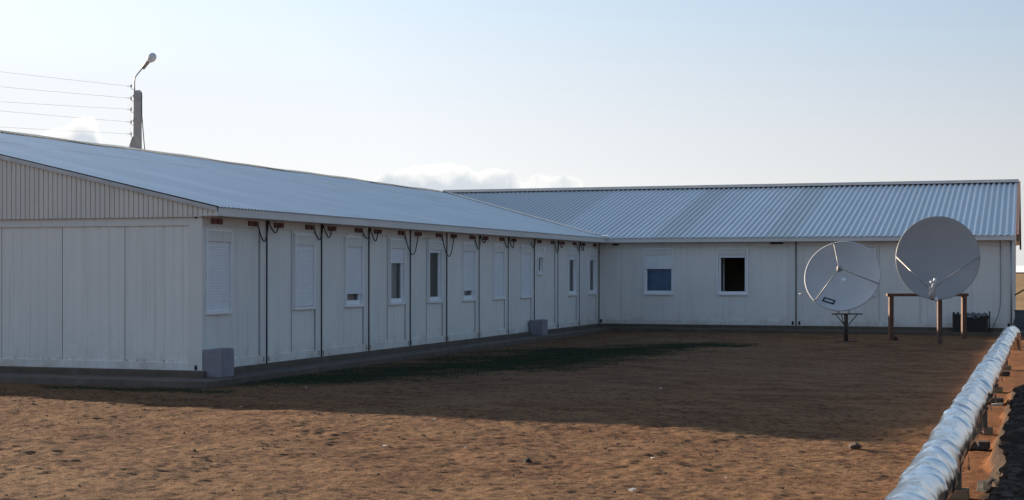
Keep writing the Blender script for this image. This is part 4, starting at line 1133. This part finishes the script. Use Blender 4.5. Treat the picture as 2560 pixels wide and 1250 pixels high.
# ------------------------------------------------------------------ grass in the shade and dry stalks
def blades(name, mat, n, accept, hmin, hmax, wid, region):
    x = rng.uniform(region[0], region[1], n); y = rng.uniform(region[2], region[3], n)
    ok = accept(x, y); x, y = x[ok], y[ok]; n = len(x)
    z = ground_h(x, y); z = np.maximum(z, -0.5)
    h = rng.uniform(hmin, hmax, n); a = rng.uniform(0, 2 * np.pi, n); ln = rng.uniform(0, 0.7, n) * h; b = rng.uniform(0, 2 * np.pi, n)
    w = wid * rng.uniform(0.6, 1.4, n)
    p0 = np.stack([x - np.cos(a) * w, y - np.sin(a) * w, z - 0.005], -1); p1 = np.stack([x + np.cos(a) * w, y + np.sin(a) * w, z - 0.005], -1)
    p2 = np.stack([x + np.cos(b) * ln, y + np.sin(b) * ln, z + h], -1)
    me = bpy.data.meshes.new(name); me.vertices.add(3 * n)
    me.vertices.foreach_set('co', np.stack([p0, p1, p2], 1).astype(np.float32).ravel())
    me.loops.add(3 * n); me.loops.foreach_set('vertex_index', np.arange(3 * n, dtype=np.int32))
    me.polygons.add(n); me.polygons.foreach_set('loop_start', np.arange(0, 3 * n, 3, dtype=np.int32)); me.update(); me.validate()
    me.materials.append(M[mat]); o = bpy.data.objects.new(name, me); COL.objects.link(o); return tag(o, kind='stuff')
def seg_d(x, y, a, b):
    ax, ay = a; bx, by = b; t = np.clip(((x - ax) * (bx - ax) + (y - ay) * (by - ay)) / ((bx - ax) ** 2 + (by - ay) ** 2), 0, 1)
    return np.hypot(x - ax - t * (bx - ax), y - ay - t * (by - ay))
def acc(x, y):
    d = np.minimum(seg_d(x, y, (1.5, 0.8), (3.3, 6.5)) / 2.0, seg_d(x, y, (3.3, 6.5), (4.2, 13.0)) / 2.8)
    d = np.minimum(d, seg_d(x, y, (4.2, 13.0), (6.0, 16.5)) / 1.6)
    p = (1 - d) * 0.74
    p = np.maximum(p, 0.75 * (1 - seg_d(x, y, (-1.8, -1.85), (1.5, -1.75)) / 0.36)); p = np.maximum(p, 0.7 * (1 - seg_d(x, y, (-0.2, -1.5), (0.6, -1.45)) / 0.3))
    p = p + 0.75 * fbm(x * 1.3, y * 1.3, 91, 4, 0.6)
    inside = (x > 0.74) | (y < -1.1)
    return (rng.uniform(0, 1, len(x)) < np.clip(p * 1.35, 0, 1) ** 1.3) & inside
blades('grass', 'grass', 760000, acc, 0.018, 0.055, 0.004, (-4, 9, -2.4, 19))
def acc2(x, y): return rng.uniform(0, 1, len(x)) < np.clip(fbm(x * 0.9, y * 0.9, 95, 3) * 2.4 - 0.15, 0.0, 1)
blades('dry_stalks', 'straw', 1500, acc2, 0.015, 0.07, 0.0022, (-4, 13.2, -13, 24))

# ------------------------------------------------------------------ beyond the right end
mb = MB(); tk = thing('storage_tank', (14.15, 28.4, 0), 'dark grey box standing past the right end of the short wing', 'box')
mb.box(W3, 13.86, 14.25, 28.0, 28.7, 0.05, 0.72); mb.build('body', 'tank', tk, bevel=0.012)
mb = MB(); mb.box(W3, 13.84, 14.27, 27.98, 28.72, 0.72, 0.75); mb.build('lid', 'tank', tk, bevel=0.006)
fence = thing('rail_fence', (16, 102, 0), 'low dark rail fence far out on the dry steppe', 'fence')
mb = MB(); mb.tube([(6, 102, 1.93), (40, 103, 1.95)], 0.06, 6); mb.build('rail', 'dark_steel', fence)
for i in range(12):
    mb = MB(); mb.box(W3, 6 + i * 3, 6.12 + i * 3, 102, 102.12, -0.3, 1.96); mb.build('post', 'dark_steel', fence)
mb = MB(); mb.tube([(13.0, 39.0, 0.62), (16.3, 39.6, 2.6)], 0.03, 6); mb.tube([(16.3, 39.6, -0.2), (16.3, 39.6, 2.7)], 0.06, 8)
o = mb.build('braced_post', 'dark_steel'); tag(o, 'thin dark slanting brace crossing the dry field at far right', 'brace')
